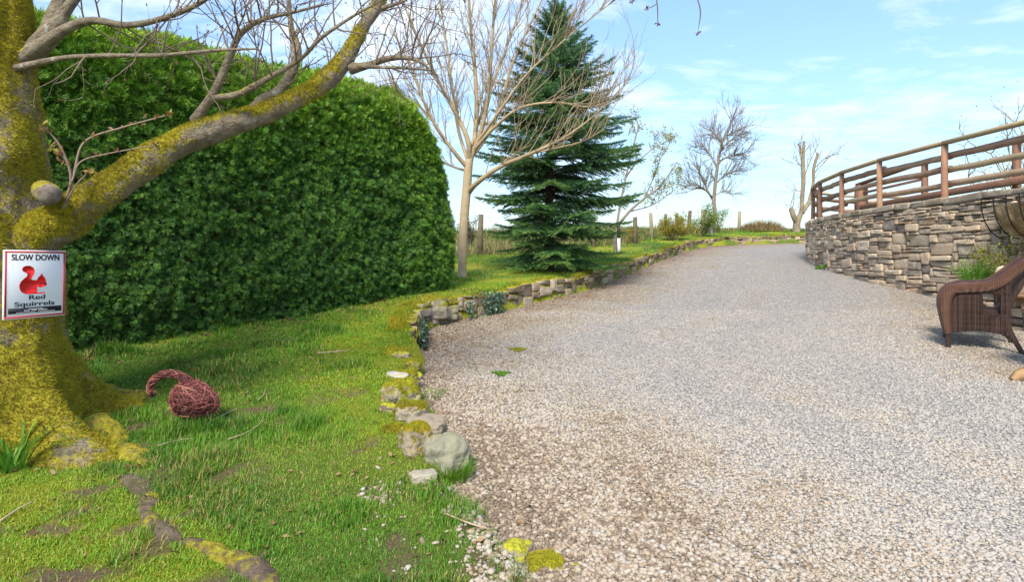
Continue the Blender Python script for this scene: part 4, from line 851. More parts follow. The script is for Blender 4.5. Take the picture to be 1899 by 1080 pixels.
# low mossy wall along the drive's left edge
k0 = np.argmin(np.abs(EARC - 0) + 1e9 * (EXY[:, 1] < 0)) ; i0 = int(np.argmin(np.linalg.norm(EXY - np.array(on_plane(768, 655)), axis=1))); i1 = int(np.argmin(np.linalg.norm(EXY - np.array((14, 21.6)), axis=1)))
LP = EXY[i0:i1 + 1]; LPL, LPAT = path_frame(LP); larc = EARC[i0:i1 + 1] - EARC[i0]; llift = ELIFT[i0:i1 + 1]
lw_b = lambda s: float(dz(*LPAT(s)[0][0])) - .03
lw_t = lambda s: lw_b(s) + .045 + float(np.interp(s, larc, llift)) - .035 + .02 * math.sin(s * 2.3) + .015 * math.sin(s * 7.1)
lw = thing('low_stone_wall', (*LP[0], lw_b(0)), 'low mossy drystone edging wall curving along the drive in front of the fir', 'wall')
def pick_low(r, f, v, nv): h = r.choice([1, 2, 3, 4], p=[.15, .35, .3, .2]); return int(h * r.uniform(1.0, 2.0)) + 2, int(h)
M['mossy_stone'] = ramp_mat('mossy_wall_stone', 'rnd', [(0, (.10, .08, .06)), (.3, (.22, .165, .115)), (.7, (.35, .265, .18)), (1, (.42, .345, .26))], .95, noise=(9, .6), bump=(28, .9, .02), extra=moss_by_normal((.33, .31, .015), .22, .62, 5, .92))
mb = MB(); rubble(mb, LP, -1, lw_b, lw_t, .045, .045, pick_low, .17, None, seed=21, n=6, rough=.16, proud=.03); mb.build('stones', M['mossy_stone'], lw, smooth=True)
mb = MB(); wall_core(mb, LP, -1, lambda s: lw_b(s) - .1, lambda s: lw_t(s) - .05, .05, .16, 120); mb.build('core', M['joint'], lw)
# moss fringe on the top of that wall
mb = MB(); n = 60000; s = LPL * rng.random(n) ** 1.6; p, t = LPAT(s); nn = np.column_stack([t[:, 1], -t[:, 0]]); off = rng.uniform(-.24, .035, n); xy = p + nn * off[:, None]
keep = fbm(np.column_stack([s, off * 3]), 2.2, 3, 19) + .25 * (off < -.05) > .38; s, xy, off = s[keep], xy[keep], off[keep]
zt_ = np.array([np.interp(s, np.linspace(0, LPL, 300), [lw_t(q) for q in np.linspace(0, LPL, 300)])])[0] - .012 - .03 * (off > 0)
blades(mb, np.column_stack([xy, zt_]), rng.uniform(.02, .055, len(s)), np.interp(s, [0, LPL], [.007, .02]), rng.random(len(s)) * 6.28, rng.uniform(.2, 1.0, len(s)), np.clip(.45 + .4 * (fbm(xy, 3, 2, 8) - .3) + rng.normal(0, .15, len(s)), 0, 1), .5, 1)
mb.build('moss', M['moss_bright'], lw)
# ------------------------------------------------------------------ timber railing on the wall
M['log'] = ramp_mat('weathered_log', 'rnd', [(0, (.16, .095, .06)), (.4, (.28, .175, .115)), (.7, (.34, .24, .155)), (1, (.38, .31, .17))], .8, noise=(5, .9), bump=(26, .5, .012))
M['post'] = ramp_mat('brown_post', 'rnd', [(0, (.18, .09, .06)), (.5, (.31, .165, .105)), (1, (.39, .25, .15))], .8, noise=(6, .8), bump=(26, .5, .012))
rl = thing('timber_railing', (6.45, 9, WTOP), 'brown round log railing on top of the curved stone wall', 'railing')
def s_of_px(px):
    s = np.linspace(0, WL, 4000); p, t = WAT(s); u = CX + p[:, 0] / p[:, 1] * F; k = np.where(np.diff(np.sign(u - px)) != 0)[0]; return s[k[0]] if len(k) else s[np.argmin(abs(u - px))]
ps = [.15, s_of_px(1930), s_of_px(1736), s_of_px(1617), s_of_px(1548), s_of_px(1509)]
ps += [ps[-1] + 1.35, ps[-1] + 2.6, ps[-1] + 3.9, WL - .3]
def rail_pt(s, inn): p, t = WAT(s); return p[0] - np.array((-t[0, 1], t[0, 0])) * inn
RTOP = 3.13
for s in ps:
    p = rail_pt(s, .13); mb = MB(); h = np.array([WTOP - .25, WTOP + .1, WTOP + .45, RTOP - .035]); mb.tube(np.column_stack([np.full(4, p[0]), np.full(4, p[1]), h]) + rng.normal(0, .003, (4, 3)), [.048, .047, .046, .045], 14, cap=True, rnd=rng.uniform(.2, .8)); mb.build('post', M['post'], rl, smooth=False)
for a, b in zip(ps[:-1], ps[1:]):
    A, B = rail_pt(a, .20), rail_pt(b, .20)
    for z in (2.955, 2.73, 2.505):
        t = np.linspace(-.02, 1.02, 9)[:, None]; q = np.column_stack([A + (B - A) * t, np.full(9, z) + rng.normal(0, .012)]) + np.column_stack([np.zeros((9, 2)), rng.normal(0, .004, 9)])
        mb = MB(); mb.tube(q, rng.uniform(.043, .052) * (1 + rng.normal(0, .02, 9)), 12, cap=True, rnd=rng.uniform(.15, .9)); mb.build('rail', M['log'], rl, smooth=True)
    A, B = rail_pt(a, .13), rail_pt(b, .13); mb = MB(); c = (A + B) / 2; L_ = np.linalg.norm(B - A); an = math.atan2(B[1] - A[1], B[0] - A[0]); ca, sa = math.cos(an), math.sin(an)
    mb.box((*c, RTOP), (L_ + .004, .115, .055), np.array([[ca, -sa, 0], [sa, ca, 0], [0, 0, 1]]), .022, rnd=rng.uniform(.6, 1)); mb.build('handrail', M['log'], rl)
r2 = thing('timber_railing', (7.6, 11, WTOP), 'second railing of dark reddish timber, standing behind the round log railing', 'railing')
for x, y, w, top in ((7.62, 13.3, .20, 3.0), (7.62, 11.25, .09, 3.17), (7.62, 9.2, .09, 3.2), (7.62, 7.4, .09, 3.2)):
    mb = MB(); mb.box((x, y, (WTOP - .1 + top) / 2), (w, w, top - WTOP + .1), None, .012, rnd=.25); mb.build('post', M['post'], r2)
for (y0, z0, y1, z1, th, w) in ((13.42, 3.03, 11.2, 3.20, .045, .13), (11.2, 3.20, 7.0, 3.23, .045, .13), (13.2, 2.50, 7.0, 2.60, .12, .045), (13.2, 2.83, 11.25, 2.88, .05, .03)):
    a = math.atan2(z1 - z0, y1 - y0); L_ = math.hypot(z1 - z0, y1 - y0); R_ = np.array([[1, 0, 0], [0, math.cos(a), -math.sin(a)], [0, math.sin(a), math.cos(a)]])
    mb = MB(); mb.box((7.62 - (.075 if th > .1 else 0), (y0 + y1) / 2, (z0 + z1) / 2), (w, L_, th), R_, .008, rnd=.3); mb.build('rail', M['post'], r2)
# ------------------------------------------------------------------ wire fence of the field
POSTS = [(795, 401, 12.0, 9), (891, 398, 13.2, 10), (1010, 398, 14.6, 9), (1100, 402, 15.8, 8), (1178, 403, 17, 8), (1208, 395, 19, 7), (1234, 397, 20.5, 6), (1256, 395, 21.5, 6), (1278, 391, 22, 7), (1304, 389, 22.5, 10), (1371, 392, 24, 6)]
M['fence_post'] = ramp_mat('grey_green_post', 'rnd', [(0, (.10, .075, .05)), (.5, (.22, .175, .11)), (1, (.28, .25, .14))], .9, noise=(7, .9), bump=(20, .5, .02))
wf = thing('wire_fence', (*pt(891, 480, 13.2)[:2], gz(*pt(891, 480, 13.2)[:2])), 'weathered timber posts and thin wires fencing off the rough field behind the trees', 'fence')
tops = []
for x, y, Y, w in POSTS:
    t = pt(x, y, Y); g = gz(t[0], Y); r = w / F * Y / 2; ln = rng.normal(0, .02, 2); mb = MB(); mb.tube([(t[0] - ln[0], Y - ln[1], g - .3), (t[0], Y, (g + t[2]) / 2), (t[0] + ln[0], Y + ln[1], t[2])], [r, r, r * .95], 10, cap=True, rnd=rng.random()); mb.build('post', M['fence_post'], wf); tops.append((t[0], Y, g, t[2]))
M['wire'] = plain('galvanised_wire', (.25, .25, .25), .4)
for a, b in zip(tops[:-1], tops[1:]):
    for f in (.93, .62, .3):
        t = np.linspace(0, 1, 7); za, zb_ = a[2] + (a[3] - a[2]) * f, b[2] + (b[3] - b[2]) * f
        mb = MB(); mb.tube(np.column_stack([a[0] + (b[0] - a[0]) * t, a[1] + (b[1] - a[1]) * t - .05, za + (zb_ - za) * t - .02 * np.sin(t * 3.14)]), .0028, 4); mb.build('wire', M['wire'], wf)
# white footed marker stakes
M['stake'] = plain('dark_stake', (.05, .038, .03), .8); M['whitewash'] = ramp_mat('worn_white_paint', 'rnd', [(0, (.35, .33, .30)), (1, (.75, .74, .72))], .7, noise=(20, .8))
for (x, yt, yb, Y, w, lab) in ((1148, 413, 470, 14.0, 6, 'thin stake with a white painted foot, standing in grass right of the fir'), (1319, 404, 458, 20.9, 5, 'thin dark stake with worn white paint, standing on the wall at the bend')):
    b = pt(x, yb, Y); b[2] = gz(b[0], Y) - .02; t = pt(x - 1, yt, Y); o = thing('marker_stake', b, lab, 'stake'); r = w / F * Y / 2; m = b + (t - b) * .5
    mb = MB(); mb.tube([b - (0, 0, .1), m], [r, r], 8, cap=True, rnd=.8); mb.build('painted_foot', M['whitewash'], o); mb = MB(); mb.tube([m, (m + t) / 2, t], [r * .98, r, r * .9], 8, cap=True); mb.build('stake', M['stake'], o)
# ------------------------------------------------------------------ wicker armchair
def wicker_mat(name, c0, c1, c2):
    m = ramp_mat(name, 'rnd', [(0, c0), (.5, c1), (1, c2)], .42, noise=(9, .8), spec=.5); t = m.node_tree; N, L = t.nodes, t.links
    g = N.new('ShaderNodeTexCoord'); hs = []
    for d, sc in (('X', 26), ('Z', 62)):
        w = N.new('ShaderNodeTexWave'); w.bands_direction = d; w.inputs['Scale'].default_value = sc; w.inputs['Distortion'].default_value = .6; L.new(g.outputs['Object'], w.inputs['Vector']); hs.append(w.outputs['Fac'])
    mm = N.new('ShaderNodeMath'); mm.operation = 'ADD'; L.new(hs[0], mm.inputs[0]); L.new(hs[1], mm.inputs[1])
    bs = N['Principled BSDF']; src = bs.inputs['Base Color'].links[0].from_socket; ml = N.new('ShaderNodeMath'); ml.operation = 'MULTIPLY_ADD'; L.new(mm.outputs[0], ml.inputs[0]); ml.inputs[1].default_value = .55; ml.inputs[2].default_value = .5
    vs = N.new('ShaderNodeVectorMath'); vs.operation = 'SCALE'; L.new(src, vs.inputs[0]); L.new(ml.outputs[0], vs.inputs['Scale']); L.new(vs.outputs[0], bs.inputs['Base Color'])  # weave highlights put into the colour: brighter on crests, darker between strands
    b = N.new('ShaderNodeBump'); b.inputs['Strength'].default_value = 1; b.inputs['Distance'].default_value = .006; L.new(mm.outputs[0], b.inputs['Height']); L.new(b.outputs[0], N['Principled BSDF'].inputs['Normal']); return m
M['wicker'] = wicker_mat('dark_wicker', (.03, .016, .012), (.075, .042, .032), (.14, .085, .065)); M['wicker_arm'] = wicker_mat('brown_wicker_roll', (.065, .028, .017), (.15, .068, .040), (.25, .13, .075))
h = hit(1752, 645, True); ch = thing('wicker_armchair', h, 'dark brown wicker armchair with rolled arms on the gravel before the stone wall', 'chair'); ch.rotation_euler = (0, 0, math.radians(-33))
Wd = .50; CK = .74                               # seat width; the chair is a shallow one
def prof_tube(mb, L, y, k=16, ry=1.0, **a):
    p = smooth_path(np.array(L), a.pop('n', 6)); mb.tube(np.column_stack([p[:, 0] * CK, np.full(len(p), y), p[:, 1]]), p[:, 2] * (1 + .035 * np.cos(np.arange(len(p)) * math.pi)), k, cap=True, **a)
ARM = [(.035, .13, .030), (.015, .25, .040), (.0, .38, .050), (.015, .48, .056), (.075, .55, .058), (.17, .575, .056), (.31, .582, .055), (.45, .595, .054), (.57, .64, .052), (.68, .715, .050), (.80, .80, .048), (.91, .87, .046)]
for y in (0.0, Wd):
    mb = MB(); prof_tube(mb, ARM, y, n=14, rnd=.5); prof_tube(mb, [(x + .05, z + .03, r * .72) for x, z, r in ARM[4:]], y + (.10 if y == 0 else -.10), n=14, rnd=.2); mb.build('arm', M['wicker_arm'], ch, smooth=True, org=(0, 0, 0))
    mb = MB(); cols = np.concatenate([np.linspace(.03, .385, 14), np.linspace(.40, .585, 8), np.linspace(.60, .70, 5)])
    def panel(x0, x1, zb_, zt_, yy, m=14):
        x = np.linspace(x0, x1, m); B = np.array([zb_(q) for q in x]); T = np.array([zt_(q) for q in x]); v = np.vstack([np.column_stack([x, np.full(m, yy + e), q]) for e in (-.014, .014) for q in (B, T)])
        i = np.arange(m - 1); q = np.vstack([np.column_stack([i, i + 1, i + 1 + m, i + m]), np.column_stack([i + 2 * m, i + 3 * m, i + 1 + 3 * m, i + 1 + 2 * m]), np.column_stack([i + m, i + 1 + m, i + 1 + 3 * m, i + 3 * m]), np.column_stack([i, i + 2 * m, i + 1 + 2 * m, i + 1])])
        e = [(0, m, 3 * m, 2 * m), (m - 1, 3 * m - 1, 4 * m - 1, 2 * m - 1)]; mb.add(v, np.vstack([q, e]), rnd=.4)
    zb = lambda x: .135 + .035 * math.sin(np.clip((x - .04) / .62, 0, 1) * math.pi); zt = lambda x: np.interp(x, [0, .1, .3, .5, .6, .7], [.46, .54, .55, .57, .62, .68])
    panel(.03, .385, zb, zt, y); panel(.387, .583, zb, lambda x: .335, y); panel(.585, .68, lambda x: np.interp(x, [.58, .70], [.145, .11]), zt, y, 6); panel(.387, .583, lambda x: .535, zt, y, 6)
    for x in np.arange(.05, .675, .0125):                      # upright canes of the weave
        lo_z, hi_z = zb(x), zt(x)
        for a, b in (((lo_z, .335), (.535, hi_z)) if .385 < x < .585 else ((lo_z, hi_z),)):
            for e in (-.013, .013): mb.tube([(x, y + e, a + .004), (x, y + e * 1.12, (a + b) / 2), (x, y + e, b)], .0052, 6, rnd=rng.uniform(.1, 1))
    for z in np.arange(.16, .56, .014):                         # woven strands across them
        for x0, x1 in (((.04, .385), (.585, .67)) if z > .335 else ((.04, .67),)):
            x = np.arange(x0, x1, .006)
            if len(x) < 4 or z < zb((x0 + x1) / 2): continue
            for e in (-1, 1): mb.tube(np.column_stack([x, y + e * (.0165 + .003 * np.sin(x * 251 + (int(z * 71.4) % 2) * 3.14)), np.full(len(x), z)]), .0028, 4, rnd=rng.uniform(.1, .9))
    for v_ in mb.v: v_[:, 0] *= CK
    mb.build('side_panel', M['wicker'], ch, org=(0, 0, 0))
    mb = MB(); prof_tube(mb, [(.385, .335, .012), (.385, .44, .012), (.385, .535, .012), (.48, .538, .012), (.575, .535, .012), (.583, .44, .012), (.583, .335, .012), (.48, .335, .012), (.385, .335, .012)], y - .012, 8, rnd=.3); mb.build('opening_trim', M['wicker'], ch, smooth=True, org=(0, 0, 0))
    for L in ([(.04, -.02, .022), (.038, .08, .024), (.035, .16, .026)], [(.80, -.03, .020), (.73, .08, .022), (.66, .20, .026), (.63, .34, .03)]):
        mb = MB(); prof_tube(mb, L, y, 10, rnd=.4); mb.build('leg', M['wicker'], ch, smooth=True, org=(0, 0, 0))
mb = MB(); mb.box((.36 * CK, Wd / 2, .335), (.64 * CK, Wd - .06, .09), None, .03, rnd=.4); mb.build('seat', M['wicker'], ch, org=(0, 0, 0))
mb = MB(); mb.box((.045, Wd / 2, .235), (.03, Wd - .06, .17), None, .01, rnd=.4); mb.build('front_panel', M['wicker'], ch, org=(0, 0, 0))
mb = MB(); a = math.radians(28); mb.box((.80 * CK, Wd / 2, .64), (.05, Wd - .05, .66), np.array([[math.cos(a), 0, math.sin(a)], [0, 1, 0], [-math.sin(a), 0, math.cos(a)]]), .02, rnd=.5); mb.build('backrest', M['wicker'], ch, org=(0, 0, 0))
mb = MB(); mb.tube(smooth_path([(.90 * CK, -.01, .86), (.95 * CK, .05, .94), (.97 * CK, Wd / 2, .975), (.95 * CK, Wd - .05, .94), (.90 * CK, Wd + .01, .86)], 6), .046, 14, cap=True, rnd=.5); mb.build('top_roll', M['wicker_arm'], ch, smooth=True, org=(0, 0, 0))
# wooden chair behind it and a stool at the picture's edge
M['teak'] = ramp_mat('weathered_brown_wood', 'rnd', [(0, (.11, .055, .025)), (.5, (.24, .13, .06)), (1, (.33, .21, .10))], .65, noise=(8, .9), bump=(30, .4, .01))
o = thing('wooden_chair', (5.60, 6.5, dz(5.60, 6.5)), 'brown wooden garden chair, its slanted back frame showing behind the wicker armchair', 'chair'); gzc = dz(5.15, 6.5)
def bar(name, a, b, w, d, par, mat='teak', rnd=.6):
    a, b = np.array(a, float), np.array(b, float); z = nrm((b - a)[None])[0]; x = nrm(np.cross((0, 1, 0), z)[None])[0]; y = np.cross(z, x); mb = MB(); mb.box((a + b) / 2, (w, d, np.linalg.norm(b - a)), np.column_stack([x, y, z]), .008, rnd=rnd); return mb.build(name, M[mat], par)
for y in (6.32, 6.80):
    bar('back_post', (5.44, y, gzc + .36), (5.92, y, gzc + .74), .09, .045, o); bar('leg', (5.54, y, gzc - .01), (5.50, y, gzc + .36), .05, .045, o); bar('leg', (6.06, y, gzc - .01), (6.02, y, gzc + .36), .05, .045, o)
mb = MB(); mb.box((5.78, 6.56, gzc + .385), (.60, .56, .04), None, .01, rnd=.6); mb.build('seat', M['teak'], o)
for k in range(5): bar('back_slat', (5.62 + .075 * k, 6.35, gzc + .47 + .055 * k), (5.62 + .075 * k, 6.77, gzc + .47 + .055 * k), .05, .02, o)
h = hit(1874, 706, True); o = thing('pedestal_table', (4.56, 4.95, dz(4.56, 4.95)), 'low brown pedestal table at the right edge, only one tapered foot in the picture', 'table'); tb = np.array((4.56, 4.95, dz(4.56, 4.95)))
for k in range(3):
    a = math.atan2(h[1] - tb[1], h[0] - tb[0]) + k * math.pi * 2 / 3; L_ = math.hypot(h[1] - tb[1], h[0] - tb[0]) if k == 0 else .5; d = np.array((math.cos(a), math.sin(a), 0)); s_ = np.array((-d[1], d[0], 0)); q = []
    for t, w, z in ((0, .045, .15), (.55, .043, .12), (.9, .035, .075), (1, .022, .02)):
        c = tb + d * L_ * t; c[2] = dz(c[0], c[1]) - .005; q += [c - s_ * w, c + s_ * w, c + s_ * w * .7 + (0, 0, z), c - s_ * w * .7 + (0, 0, z)]
    i = np.arange(3)[:, None] * 4; j = np.arange(4)[None]; mb = MB(); mb.add(q, np.vstack([np.stack([i + j, i + (j + 1) % 4, i + 4 + (j + 1) % 4, i + 4 + j], -1).reshape(-1, 4), [(0, 1, 2, 3), (12, 15, 14, 13)]]), rnd=.75); mb.build('foot', M['teak'], o)
mb = MB(); mb.tube([tb + (0, 0, .1), tb + (0, 0, .3), tb + (0, 0, .5)], [.06, .045, .06], 16, cap=True, rnd=.5); mb.build('column', M['teak'], o)
mb = MB(); mb.tube([tb + (0, 0, .50), tb + (0, 0, .505), tb + (0, 0, .53), tb + (0, 0, .535)], [.31, .32, .32, .31], 32, cap=True, rnd=.5); mb.build('tabletop', M['teak'], o)

# ------------------------------------------------------------------ hay rack planter on the wall
M['iron'] = plain('black_iron', (.012, .011, .010), .55); M['coir'] = ramp_mat('coir_liner', 'rnd', [(0, (.12, .07, .035)), (.45, (.34, .23, .12)), (.75, (.50, .39, .21)), (1, (.42, .40, .10))], .95, noise=(6, 1.5), bump=(40, 1, .03))
s0_, s1_ = s_of_px(1874), s_of_px(2070); hb = thing('wall_planter', (*rail_pt((s0_ + s1_) / 2, -.05), 1.62), 'black iron hayrack planter with a brown coir liner, hung on the stone wall', 'planter')
def rack(s, a, R=1.0):            # a: 0 at the wall low .. 1 at the top rim
    p, t = WAT(s); nn = np.array((-t[0, 1], t[0, 0])); th_ = a * math.pi / 2; return np.array((*(p[0] + nn * (.06 + .33 * R * math.sin(th_))), 2.12 - .47 * R * math.cos(th_)))
lo_, hi_ = min(s0_, s1_), max(s0_, s1_)
nb_ = 8
mb = MB(); NS, NA = 40, 16
for i_ in range(NS):
    f = i_ / (NS - 1); sh_ = math.sin(min(1, min(f, 1 - f) / .16) * math.pi / 2) ** .6
    for j_ in range(NA): 
        p = rack(lo_ + (hi_ - lo_) * f, j_ / (NA - 1) * .93, .93); q = rack(lo_ + (hi_ - lo_) * f, 1, 0); q[2] = 2.07; mb.add([q + (p - q) * (.25 + .75 * sh_)], rnd=.5)
v = np.vstack(mb.v); v = v + (fbm(v, 9, 2, 3) - .5)[:, None] * .07 + (fbm(v, 24, 2, 5) - .5)[:, None] * .03; ii, jj = np.meshgrid(np.arange(NS - 1), np.arange(NA - 1), indexing='ij'); b0 = (ii * NA + jj).ravel(); m2 = MB(); m2.add(v, np.column_stack([b0, b0 + NA, b0 + NA + 1, b0 + 1]), rnd=.5); m2.build('liner', M['coir'], hb, smooth=True)
soil = [v[i_ * NA + NA - 1] for i_ in range(NS)]; back = [rack(lo_ + (hi_ - lo_) * i_ / (NS - 1), 1, 0) * (1, 1, 0) + (0, 0, 2.05) for i_ in range(NS)]; i_ = np.arange(NS - 1); m2 = MB(); m2.add(np.vstack([soil, back]), np.column_stack([i_, i_ + 1, i_ + 1 + NS, i_ + NS]), rnd=.1); m2.build('soil', M['joint'], hb)
for k in range(nb_):
    s = lo_ + (hi_ - lo_) * (k + .02) / (nb_ - .96); mb = MB(); mb.tube([rack(s, a) for a in np.linspace(0, 1, 12)] + [rack(s, 1) + (0, 0, .05)], .008, 6); mb.build('bar', M['iron'], hb, smooth=True)
for a, dz_ in ((1, .05), (1, 0.0)):
    mb = MB(); mb.tube(np.array([rack(lo_, 0, .0) + (0, 0, dz_)] + [rack(s, a) + (0, 0, dz_) for s in np.linspace(lo_, hi_, 20)] + [rack(hi_, 0, .0) + (0, 0, dz_)]) * (1, 1, 1), .008, 6); mb.build('rim', M['iron'], hb)

# ------------------------------------------------------------------ raised stone bed at the wall's foot with its plants
BP = smooth_path([(6.30, 8.25), (6.0, 8.22), (5.78, 8.05), (5.62, 7.6), (5.62, 7.0), (5.66, 6.4), (5.9, 6.1), (6.3, 6.05)], 6); BTOP = 1.10
rb = thing('raised_bed', (5.95, 7.2, dz(5.95, 7.2)), 'small raised bed edged with rough pale stones at the foot of the wall', 'flower bed')
mb = MB(); rubble(mb, BP, -1, lambda s: .55, lambda s: BTOP + .03 * math.sin(s * 5), .05, .05, pick_wall, .2, lambda x, y: dz(x, y), seed=31, n=6, rough=.15); mb.build('stones', M['stone'], rb, smooth=True)
poly = np.array([p - 0 for p in BP]); cen = np.array((6.05, 7.2)); pi_ = cen + (poly - cen) * .86; mb = MB(); mb.add(np.vstack([np.column_stack([pi_, np.full(len(pi_), BTOP - .04)])]), t=np.array(tessellate_polygon([[Vector((*p, 0)) for p in pi_]])), rnd=.5); mb.build('soil', M['joint'], rb)
mb = MB(); wall_core(mb, BP, -1, lambda s: .5, lambda s: BTOP - .05, .06, .08, 50); mb.build('core', M['joint'], rb)
mb = MB(); rock(mb, (5.98, 7.32, BTOP + .08), (.26, .24, .26), 44, 12, .2, 3.5, .5, rnd=.75); tag(mb.build('rock', M['stone'], None, True, org=(5.98, 7.32, BTOP)), 'upright pale rock standing on the raised bed just above the wicker chair', 'rock')
def clump(name, c, n, hmin, hmax, w, lean, tint, mat, label, cat, rad=.06, seg=5, curl=.8, dome=False):
    mb = MB(); a = rng.random(n) * 6.283; r = rad * np.sqrt(rng.random(n)); b = np.column_stack([c[0] + r * np.cos(a), c[1] + r * np.sin(a), np.full(n, c[2] - .01)])
    blades(mb, b, rng.uniform(hmin, hmax, n), w * rng.uniform(.7, 1.2, n), a + rng.normal(0, .6, n), rng.uniform(*lean, n), np.clip(rng.normal(*tint, n), 0, 1), curl, seg) if not dome else blades(mb, b, rng.uniform(hmin, hmax, n) * (1.05 - .85 * (r / rad) ** 2), w, a + rng.normal(0, .8, n), rng.uniform(*lean, n), np.clip(rng.normal(*tint, n), 0, 1), curl, seg); o = mb.build(name, mat, None, org=c); return tag(o, label, cat)
M['strap'] = ramp_mat('strap_leaf', 'tint', [(0, (.05, .16, .03)), (.5, (.12, .30, .03)), (1, (.25, .42, .06))], .4, transl=.35)
clump('daylily', (5.86, 7.68, BTOP - .03), 130, .22, .42, .016, (.3, 1.1), (.55, .2), M['strap'], 'bright green strap leaved plant spilling over the raised bed beside the wall', 'plant', .16)
clump('daffodil', hit(108, 838) , 60, .14, .30, .012, (.3, 1.15), (.25, .15), M['strap'], 'clump of long dark green narrow leaves against the foot of the mossy trunk', 'plant', .05)
clump('daffodil', hit(22, 872), 60, .16, .32, .013, (.3, 1.15), (.5, .15), M['strap'], 'light green clump of long narrow leaves at the left edge, below the trunk', 'plant', .07)
clump('grass_tuft', hit(838, 893), 420, .06, .15, .0055, (.2, .9), (.35, .12), M['grass'], 'long bright grass tuft growing against the front of the biggest boulder', 'grass tuft', .09, 3)
clump('grass_tuft', hit(802, 748), 160, .05, .13, .005, (.2, .9), (.3, .12), M['grass'], 'thin grass tuft beside the gravel, right of the two mossy rocks', 'grass tuft', .09, 3)
M['euph'] = ramp_mat('lime_leaf', 'tint', [(0, (.12, .17, .02)), (.6, (.30, .30, .03)), (1, (.45, .38, .03))], .5, transl=.35)
def bushy(name, c, dims, n, size, mat, label, cat, stems=14, stem_mat=None, flat=.5, droop=0., wid=.5, holes=.45):
    """a shrub: fanned stems with clumps of small leaves through an uneven volume"""
    o = thing(name, c, label, cat); c = np.array(c); tw = MB(); tp = []
    for k in range(stems):
        a = rng.random() * 6.283; q = rng.uniform(.1, 1); twig(tw, c + (math.cos(a) * .06, math.sin(a) * .06, -.02), (math.cos(a) * q * dims[0] / dims[2], math.sin(a) * q * dims[1] / dims[2], 1.0), dims[2] * rng.uniform(.6, 1.0), .012 * dims[2] + .002, 2, .4, .1, (2, 4), 4, tp, (.3, .9), 5, .6)
    tw.build('stems', stem_mat or M['twig'], o); t = np.array([q[0] for q in tp]); m = int(n / len(t)) + 1
    P = np.repeat(t, m, 0) + rng.normal(0, 1, (len(t) * m, 3)) * np.array(dims) * .10; P = P[fbm(P, 3.0 / max(dims), 3, 12) > holes * .9]; P[:, 2] = np.maximum(P[:, 2], c[2] + .01)
    mb = MB(); leaves(mb, P, rand_dirs(len(P)) + (0, 0, .4 - droop), rand_dirs(len(P)) + (0, 0, flat), size * rng.uniform(.6, 1.3, len(P)), size * wid, np.clip(rng.random(len(P)) * .6 + .5 * (fbm(P, 6 / max(dims), 2, 4) - .1), 0, 1), .1); mb.build('leaves', mat, o); return o
bushy('lime_spurge', (6.12, 7.55, BTOP - .03), (.40, .55, .52), 1500, .030, M['euph'], 'yellow green bushy plant rising against the wall under the hayrack planter', 'plant', 16)
M['yellow_shrub'] = ramp_mat('yellow_spring_leaf', 'tint', [(0, (.13, .13, .02)), (.5, (.28, .24, .03)), (1, (.42, .33, .03))], .5, transl=.35)
M['green_shrub'] = ramp_mat('green_spring_leaf', 'tint', [(0, (.06, .11, .02)), (.5, (.15, .22, .03)), (1, (.28, .33, .05))], .5, transl=.35)
def at_px(x, Y): X = (x - CX) / F * Y; return (X, Y, gz(X, Y))
bushy('yellow_shrub', at_px(1243, 18.9), (.62, .5, .62), 5200, .05, M['yellow_shrub'], 'rounded golden yellow shrub on the grass left of the drive bend', 'shrub', 22)
bushy('green_shrub', at_px(1300, 20.6), (.55, .5, .85), 2600, .06, M['green_shrub'], 'loose pale green shrub just right of the golden yellow shrub', 'shrub', 16)
bushy('green_shrub', at_px(1322, 22.3), (.4, .4, .75), 900, .06, M['green_shrub'], 'small open green shrub at the foot of the bent distant tree', 'shrub', 10)
bushy('brown_shrub', at_px(868, 16), (.28, .3, .62), 1100, .05, ramp_mat('dark_shrub_leaf', 'tint', [(0, (.03, .03, .02)), (1, (.11, .09, .05))], .7), 'small dark shrub in the rough field between hedge and nearest fence post', 'shrub', 10)
bushy('green_shrub', at_px(1172, 17.6), (.35, .35, .4), 900, .05, M['yellow_shrub'], 'low yellowish shrub right of the fir, by the white footed stake', 'shrub', 10)
clump('rush_tussock', at_px(1412, 24.4), 2600, .25, .62, .022, (.1, .8), (.85, .15), M['straw'], 'reddish brown rush tussock on the crest of the grass past the bend', 'tussock', .95, 2, .8, True)
bushy('weed', np.array((*on_plane(1522, 501), dz(*on_plane(1522, 501)))), (.16, .14, .10), 260, .045, M['strap'], 'small bright green weed at the left foot of the stone wall', 'weed', 5)
bushy('sparse_tree', (11.4, 13.5, WTOP - .06), (1.7, 1.5, 1.9), 500, .05, M['spring_leaf'], 'sparse pale twiggy shrub with few leaves beyond the log railing', 'shrub', 14, M['pale_twig'])
# moss on the gravel
for (x, y, r, lab) in ((960, 651, .055, 'yellow green moss cushion alone on the brown gravel'), (929, 697, .05, 'faint green moss patch on the gravel, nearer than the yellow cushion')):
    h = hit(x, y, True); n = 500; a = rng.random(n) * 6.283; q = r * np.sqrt(rng.random(n)) * (1 + .4 * np.sin(a * 3)); mb = MB(); blades(mb, np.column_stack([h[0] + q * np.cos(a) * 1.3, h[1] + q * np.sin(a) * 1.6, np.full(n, h[2] + .006)]), rng.uniform(.012, .03, n), .006, rng.random(n) * 6.28, rng.uniform(.2, 1, n), np.clip(rng.normal(.5 if x > 950 else .25, .15, n), 0, 1), .5, 1); tag(mb.build('moss_patch', M['moss_bright'] if x > 950 else M['grass'], None, org=h), lab, 'moss')
